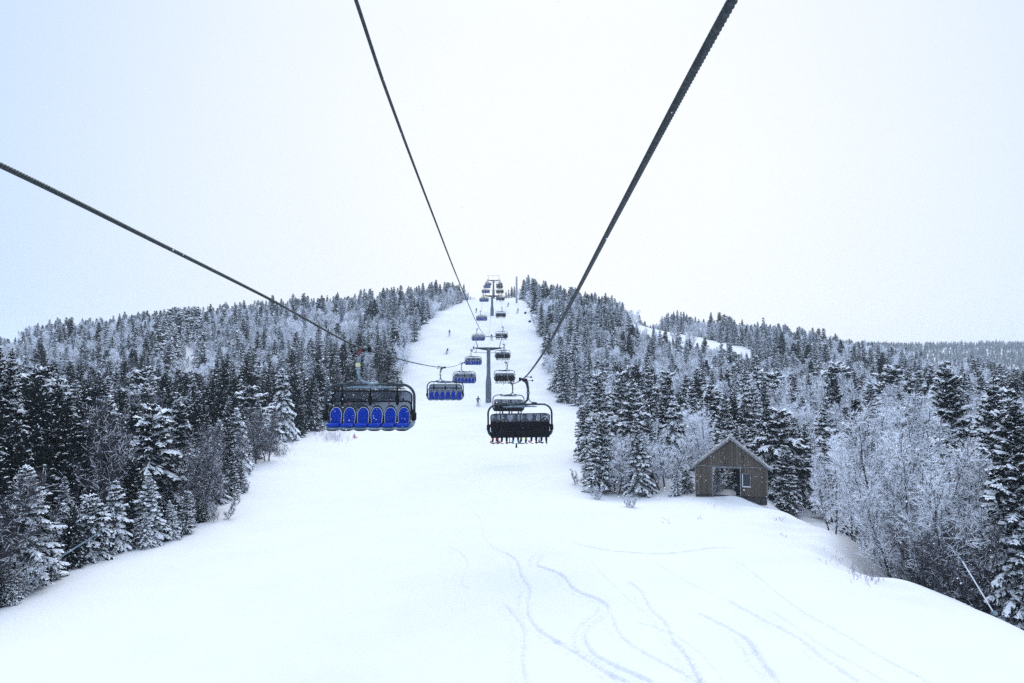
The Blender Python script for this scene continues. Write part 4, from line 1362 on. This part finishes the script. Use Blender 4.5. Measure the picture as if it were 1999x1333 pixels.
sk_ = MB(); pan(sk_, -hw + .05, hw - .05, -.5, .12, .05, .14, "bark"); sk_.build("skid_base", hut)
tag(hut, "weathered brown wooden hut with open doorway and small window on the knoll", "hut")
# drift of snow lying against the front of the hut
dm = []
nx_, ny_ = 60, 24
vs, fs = [], []
for j in range(ny_ + 1):
    for i in range(nx_ + 1):
        u, v = i / nx_ * 2 - 1, j / ny_
        x = hp.x + u * 5.2 + .2; yy = 48.0 + v * 7.2
        hgt = (.20 * math.exp(-((u * 5.2 - .55) / 2.1) ** 2)) * math.sin(min(1, (v) ** 1.0) * PI / 2) ** 2 * (1 if v < .9 else 1 - ((v - .9) / .1) ** 2)
        hgt *= (1 - u * u) ** .5 if abs(u) < 1 else 0
        vs.append((x, yy, float(ground(x, yy)) - .06 + hgt))
for j in range(ny_):
    for i in range(nx_):
        k = j * (nx_ + 1) + i; fs.append((k, k + 1, k + nx_ + 2, k + nx_ + 1))
q = MB(); q.add(vs, fs, "snow_ground", True); o = q.build("snow_drift"); tag(o, "low drift of snow heaped before the hut's doorway", "snow", kind="structure")

# ------------------------------------------------------------------ small things
def pole(name, p0, p1, r, m, label, cat, extra=None, r1=None):
    P0 = Vector(p0); b = MB(); b.tube([(0, 0, 0), Vector(p1) - P0], [r, r1 if r1 else r], m, 8)
    o = b.build(name, None, P0)
    if extra: extra(o, P0)
    tag(o, label, cat)
    return o


def gp(px, py, dz=0):
    p = hit(px, py); return Vector((p[0], p[1], p[2] + dz))


# dark wooden pole leaning across the hut's right eave
base = gp(1562, 998, -.2); pole("leaning_pole", base, at(1478, 872, base.y + 2.0), .05, "bark", "dark leaning pole reaching from the snow to the hut's right eave", "pole")
# white pole leaning in the hollow with its post
Yp = 30.5; b0 = at(1941, 1198, Yp); t0 = at(1878, 1094, Yp + 1.0)


def gun_extra(o, P0):
    q = MB(); q.box((0, 0, .02), (.22, .2, .16), "steel_grey", bev=.04); q.tube([(-.05, 0, 0), (-.12, 0, -1.8)], .07, "bark", 8); q.build("post", o)
    q = MB(); tip = t0 - P0; q.tube([tip, tip + Vector((-.12, 0, .14))], .05, "steel_grey", 8); q.build("nozzle", o)


pole("snow_gun", b0, t0, .028, "white_paint", "thin white snowmaking lance leaning from a post in the right hollow", "snow gun", gun_extra)
# grey lances at the left edge of the piste
a0, a1 = gp(72, 1116, .25), gp(186, 1048, 1.15)
pole("snow_gun", at(72, 1116, 31.5), at(192, 1041, 34.0), .045, "steel_grey", "grey snowmaking pipe slanting out of the snowy branches, lower left", "snow gun", r1=.03)
pole("snow_gun", at(440, 934, 57.0), at(492, 911, 60.0), .04, "steel_grey", "grey snowmaking pipe beside the buried spruce at the left piste edge", "snow gun", r1=.03)
# lance on the right edge high above the hut
p = gp(1088, 776); pole("snow_gun", p, p + Vector((-.6, 0, 3.4)), .05, "steel_grey", "thin leaning lance before the trees right of the near tower", "snow gun")
# blue padded box on a post
p = gp(1141, 806); bx = empty("padded_box", p)
q = MB(); q.box((0, 0, .5), (.62, .5, .80), "blue_pad", bev=.08); q.build("pad", bx)
q = MB(); q.tube([(-.45, 0, -.2), (-.45, 0, 3.2)], .03, "steel_grey", 6); q.build("post", bx)
q = MB(); q.box((0, 0, .93), (.58, .46, .08), "snow_tree", bev=.03); q.build("snow_cap", bx)
tag(bx, "dark blue padded box on the snow by the right tree edge", "padding")
# pink marker cloth
p = gp(692, 856); mk = empty("marker_flag", p); mk.scale = (.8, .8, .75)
q = MB(); q.tube([(0, 0, -.2), (-.03, 0, 1.05)], .02, "bark", 6); q.build("stick", mk)
q = MB(); q.add([(-.35, .03, .12), (.1, -.10, .05), (.55, .05, .10), (.2, .05, .42), (-.02, 0, .85), (-.28, .05, .40), (.1, .05, .2)],
                [(0, 1, 6, 5), (1, 2, 3, 6), (5, 6, 3, 4)], "pink_cloth"); q.v = q.v; cl = q.build("cloth", mk)
sm = cl.modifiers.new("thick", 'SOLIDIFY'); sm.thickness = .03
tag(mk, "pink marker cloth fallen on its stick, in snow below the nearest empty chair", "flag")
# red sign beside hut
p = at(1349, 958, 60.0); sg = empty("red_sign", (p.x, 60, float(ground(p.x, 60))))
q = MB(); zc = p.z - float(ground(p.x, 60)); q.tube([(0, 0, -.3), (0, 0, zc)], .04, "bark", 6); q.build("post", sg)
q = MB(); q.box((0, -.06, zc - .1), (.42, .05, .34), "red_paint", bev=.02); q.box((.02, -.05, zc + .22), (.5, .06, .3), "black", bev=.02); q.build("panel", sg)
tag(sg, "small red and black sign half hidden behind the hut's left wall", "sign")
# tall grey post on the right of the top of the piste
p = hit(1008.5, 592); o = MB(); o.tube([(0, 0, -.5), (0, 0, 5), (0, 0, 10.6)], [.42, .40, .36], "post_frost", 10); o.box((.1, 0, 10.9), (1.0, .5, .5), "snow_tree", bev=.1)
o = o.build("tall_post", None, (p[0], p[1], p[2])); tag(o, "tall grey frosted post at the treeline beside the slope's top", "post")
for px, py, lab in ((1025.5, 612, "small dark lump on the snow at the right treeline, upper"), (1034, 629, "small dark lump on the snow at the right treeline, lower")):
    p = gp(px, py); q = MB(); q.box((0, 0, .25), (.9, .5, .6), "jacket_navy", bev=.15); q.box((.15, 0, .6), (.4, .4, .3), "black", bev=.1); o = q.build("padded_marker", None, p); tag(o, lab, "marker")
# narrow tree plastered white by blown snow
p = at(358, 640, 200); gz = float(ground(p.x, 200)); zt_ = ray(0, 600)[1] * 200 - gz
o = empty("spruce_tree", (p.x, 200, gz)); o.scale = (.55, .55, zt_ / 6.0)
for nm, me in (("trunk", SPR["snowy"][3][2]), ("crown", SPR["snowy"][3][1])):
    c = bpy.data.objects.new(nm, me); col.objects.link(c); c.parent = o
tag(o, "narrow spruce plastered white by blown snow on the left skyline", "tree", "snow laden white spruce high on the left hillside")

# bushes along edges (things) and dry weeds (stuff)
def bush(px, py, h, v, label, Y=None):
    if Y is None: p = hit(px, py)
    else:
        x = ray(px, py)[0] * Y; p = (x, Y, float(ground(x, Y)))
    Ht, crown, trunk = DEC["bush"][v]
    s = h / Ht; o = empty("bush", (p[0], p[1], p[2] - .1), random.uniform(0, 6)); o.scale = (s, s, s)
    for nm, me in (("stems", trunk), ("twigs", crown)):
        c = bpy.data.objects.new(nm, me); col.objects.link(c); c.parent = o
    tag(o, label, "bush", "bushes at the edges of the snow")


bush(1135, 945, 1.5, 1, "reddish brown leafless bush at the left foot of the corner spruce")
bush(1230, 990, 1.0, 0, "small frosted bush on the snow before the clump left of the hut")
bush(1165, 975, 1.2, 0, "frosted bush at the foot of the tall corner spruce")
bush(1740, 1060, 1.9, 1, "dark twiggy bush under a snow cap behind the right bank", Y=42)
bush(545, 890, 1.3, 1, "dark leafless bush at the left piste edge, farthest up")
bush(470, 960, 1.2, 1, "dark leafless bush at the left piste edge below the buried spruce")
bush(430, 1015, 1.6, 1, "dark leafless bush bulging onto the piste from the left wood")
bush(40, 1160, 1.5, 0, "snowy bush at the lower left edge of the piste")

wr_ = np.random.default_rng(5)
A = Arr(); P0, P1 = [], []


def weeds(cx, cy, rx, ry, n, h):
    for _ in range(n):
        px, py = cx + wr_.normal(0, rx), cy + wr_.normal(0, ry)
        p = hit(px, py)
        P0.append(p - np.array([0, 0, .05])); P1.append(p + np.array([wr_.normal(0, .12), wr_.normal(0, .12), h * wr_.uniform(.5, 1.2)]))


weeds(652, 858, 14, 4, 150, .75); weeds(570, 866, 6, 3, 25, .6); weeds(630, 848, 22, 3, 60, .5); weeds(662, 841, 8, 2, 40, .6); weeds(606, 848, 20, 3, 40, .5)
weeds(1525, 1015, 6, 2, 10, .16); weeds(1620, 1090, 14, 8, 14, .15); weeds(1668, 1118, 8, 8, 26, .2); weeds(1700, 1132, 10, 7, 34, .22); weeds(1390, 990, 12, 3, 10, .12); weeds(1580, 1012, 3, 3, 7, .2)
weeds(1368, 1012, 2, 2, 6, .15); weeds(1305, 1020, 3, 3, 6, .13); weeds(1528, 1045, 3, 2, 5, .13); weeds(555, 885, 10, 6, 25, .5)
weeds(740, 700, 0.1, .1, 1, .1)
prisms(A, P0, P1, .012, .008, 0, 0)
o = bpy.data.objects.new("dry_weeds", A.mesh("dry_weeds", ["dry_weed"])); col.objects.link(o)
tag(o, "thin dry weed stalks poking through the snow", "weeds", kind="stuff")

# falling snow
A = Arr(); N = 11000
y = wr_.uniform(3.0, 46, N); x = y * wr_.uniform(-.8, .8, N); z = y * wr_.uniform(-.5, .55, N)
ok = z > ground(x, y) + .2
c = np.stack([x, y, z], 1)[ok]; s = wr_.uniform(.003, .0075, len(c))[:, None] * (.5 + c[:, 1:2] / 18)
o6 = np.array([(1, 0, 0), (-1, 0, 0), (0, 1, 0), (0, -1, 0), (0, 0, 1), (0, 0, -1)], float)
v6 = c[:, None, :] + o6[None] * s[:, None, :]
for a, b, d in ((0, 2, 4), (2, 1, 4), (1, 3, 4), (3, 0, 4), (2, 0, 5), (1, 2, 5), (3, 1, 5), (0, 3, 5)):
    A.quads(np.stack([v6[:, a], v6[:, b], (v6[:, b] + v6[:, d]) / 2, v6[:, d]], 1), 0)
o = bpy.data.objects.new("falling_snow", A.mesh("falling_snow", ["snow_tree"])); col.objects.link(o)
tag(o, "sparse snowflakes drifting in the air", "snowflakes", kind="stuff")

# ------------------------------------------------------------------ air
HAZE = 0.00024
if HAZE:
    q = MB(); q.box((0, 670, 16), (3300, 1640, 92), "black"); o = q.build("haze"); tag(o, "thin wintry haze in the air", "haze", kind="stuff")
    m = bpy.data.materials.new("haze_air"); m.use_nodes = True; nt = m.node_tree
    nt.nodes.remove(nt.nodes["Principled BSDF"])
    v = nt.nodes.new("ShaderNodeVolumePrincipled"); v.inputs["Color"].default_value = (.82, .91, 1, 1); v.inputs["Density"].default_value = HAZE
    nt.links.new(v.outputs[0], nt.nodes["Material Output"].inputs["Volume"])
    o.data.materials.clear(); o.data.materials.append(m)

# ------------------------------------------------------------------ sky and light
SUN_EL, SUN_AZ = math.radians(50), math.radians(5)      # azimuth from +Y towards +X
w = bpy.data.worlds.new("World"); scene.world = w; w.use_nodes = True
nt = w.node_tree; bg = nt.nodes["Background"]
sky = nt.nodes.new("ShaderNodeTexSky"); sky.sky_type = 'NISHITA'; sky.sun_disc = False
sky.sun_elevation = SUN_EL; sky.sun_rotation = SUN_AZ
tc = nt.nodes.new("ShaderNodeTexCoord")
sd = Vector((math.sin(SUN_AZ) * math.cos(math.radians(14)), math.cos(SUN_AZ) * math.cos(math.radians(14)), math.sin(math.radians(14))))
dot = nt.nodes.new("ShaderNodeVectorMath"); dot.operation = 'DOT_PRODUCT'; dot.inputs[1].default_value = sd
nt.links.new(tc.outputs["Generated"], dot.inputs[0])
mr = nt.nodes.new("ShaderNodeMapRange"); mr.inputs[1].default_value = .74; mr.inputs[2].default_value = .99
nt.links.new(dot.outputs["Value"], mr.inputs[0])
cl = nt.nodes.new("ShaderNodeMix"); cl.data_type = 'RGBA'
cl.inputs[6].default_value = (4.6, 5.85, 7.5, 1)      # cloud away from the sun
cl.inputs[7].default_value = (7.5, 7.62, 7.85, 1)     # cloud lit through from behind
nt.links.new(mr.outputs[0], cl.inputs[0])
sz = nt.nodes.new("ShaderNodeSeparateXYZ"); nt.links.new(tc.outputs["Generated"], sz.inputs[0])
mz = nt.nodes.new("ShaderNodeMapRange"); mz.interpolation_type = 'SMOOTHSTEP'; mz.inputs[1].default_value = .42; mz.inputs[2].default_value = .9
nt.links.new(sz.outputs[2], mz.inputs[0])
zen = nt.nodes.new("ShaderNodeMix"); zen.data_type = 'RGBA'; zen.inputs[7].default_value = (10.6, 12.6, 16.2, 1)   # an overcast sky is brightest overhead
nt.links.new(mz.outputs[0], zen.inputs[0]); nt.links.new(cl.outputs[2], zen.inputs[6]); cl = zen
nz = nt.nodes.new("ShaderNodeTexNoise"); nz.inputs["Scale"].default_value = 2.2; nz.inputs["Detail"].default_value = 4
nt.links.new(tc.outputs["Generated"], nz.inputs["Vector"])
mr2 = nt.nodes.new("ShaderNodeMapRange"); mr2.inputs[3].default_value = .96; mr2.inputs[4].default_value = 1.04
nt.links.new(nz.outputs["Fac"], mr2.inputs[0])
mul = nt.nodes.new("ShaderNodeVectorMath"); mul.operation = 'SCALE'
nt.links.new(cl.outputs[2], mul.inputs[0]); nt.links.new(mr2.outputs[0], mul.inputs["Scale"])
mx = nt.nodes.new("ShaderNodeMix"); mx.data_type = 'RGBA'; mx.inputs[0].default_value = .94
nt.links.new(sky.outputs[0], mx.inputs[6]); nt.links.new(mul.outputs[0], mx.inputs[7])
nt.links.new(mx.outputs[2], bg.inputs["Color"]); bg.inputs["Strength"].default_value = .1

sl_ = bpy.data.lights.new("sun", 'SUN'); sl_.energy = 1.3; sl_.angle = math.radians(45); sl_.color = (1, .97, .93)
so = bpy.data.objects.new("sun", sl_); col.objects.link(so)
dv_ = Vector((math.sin(SUN_AZ) * math.cos(SUN_EL), math.cos(SUN_AZ) * math.cos(SUN_EL), math.sin(SUN_EL)))
so.rotation_euler = dv_.to_track_quat('Z', 'Y').to_euler()

scene.view_settings.view_transform = 'Standard'; scene.view_settings.look = 'None'
scene.view_settings.exposure = 0.42; scene.view_settings.gamma = 1.0
c = scene.cycles
c.use_denoising = False
c.max_bounces = 6; c.diffuse_bounces = 3; c.transparent_max_bounces = 12; c.volume_bounces = 2
c.use_adaptive_sampling = True; c.adaptive_threshold = .02
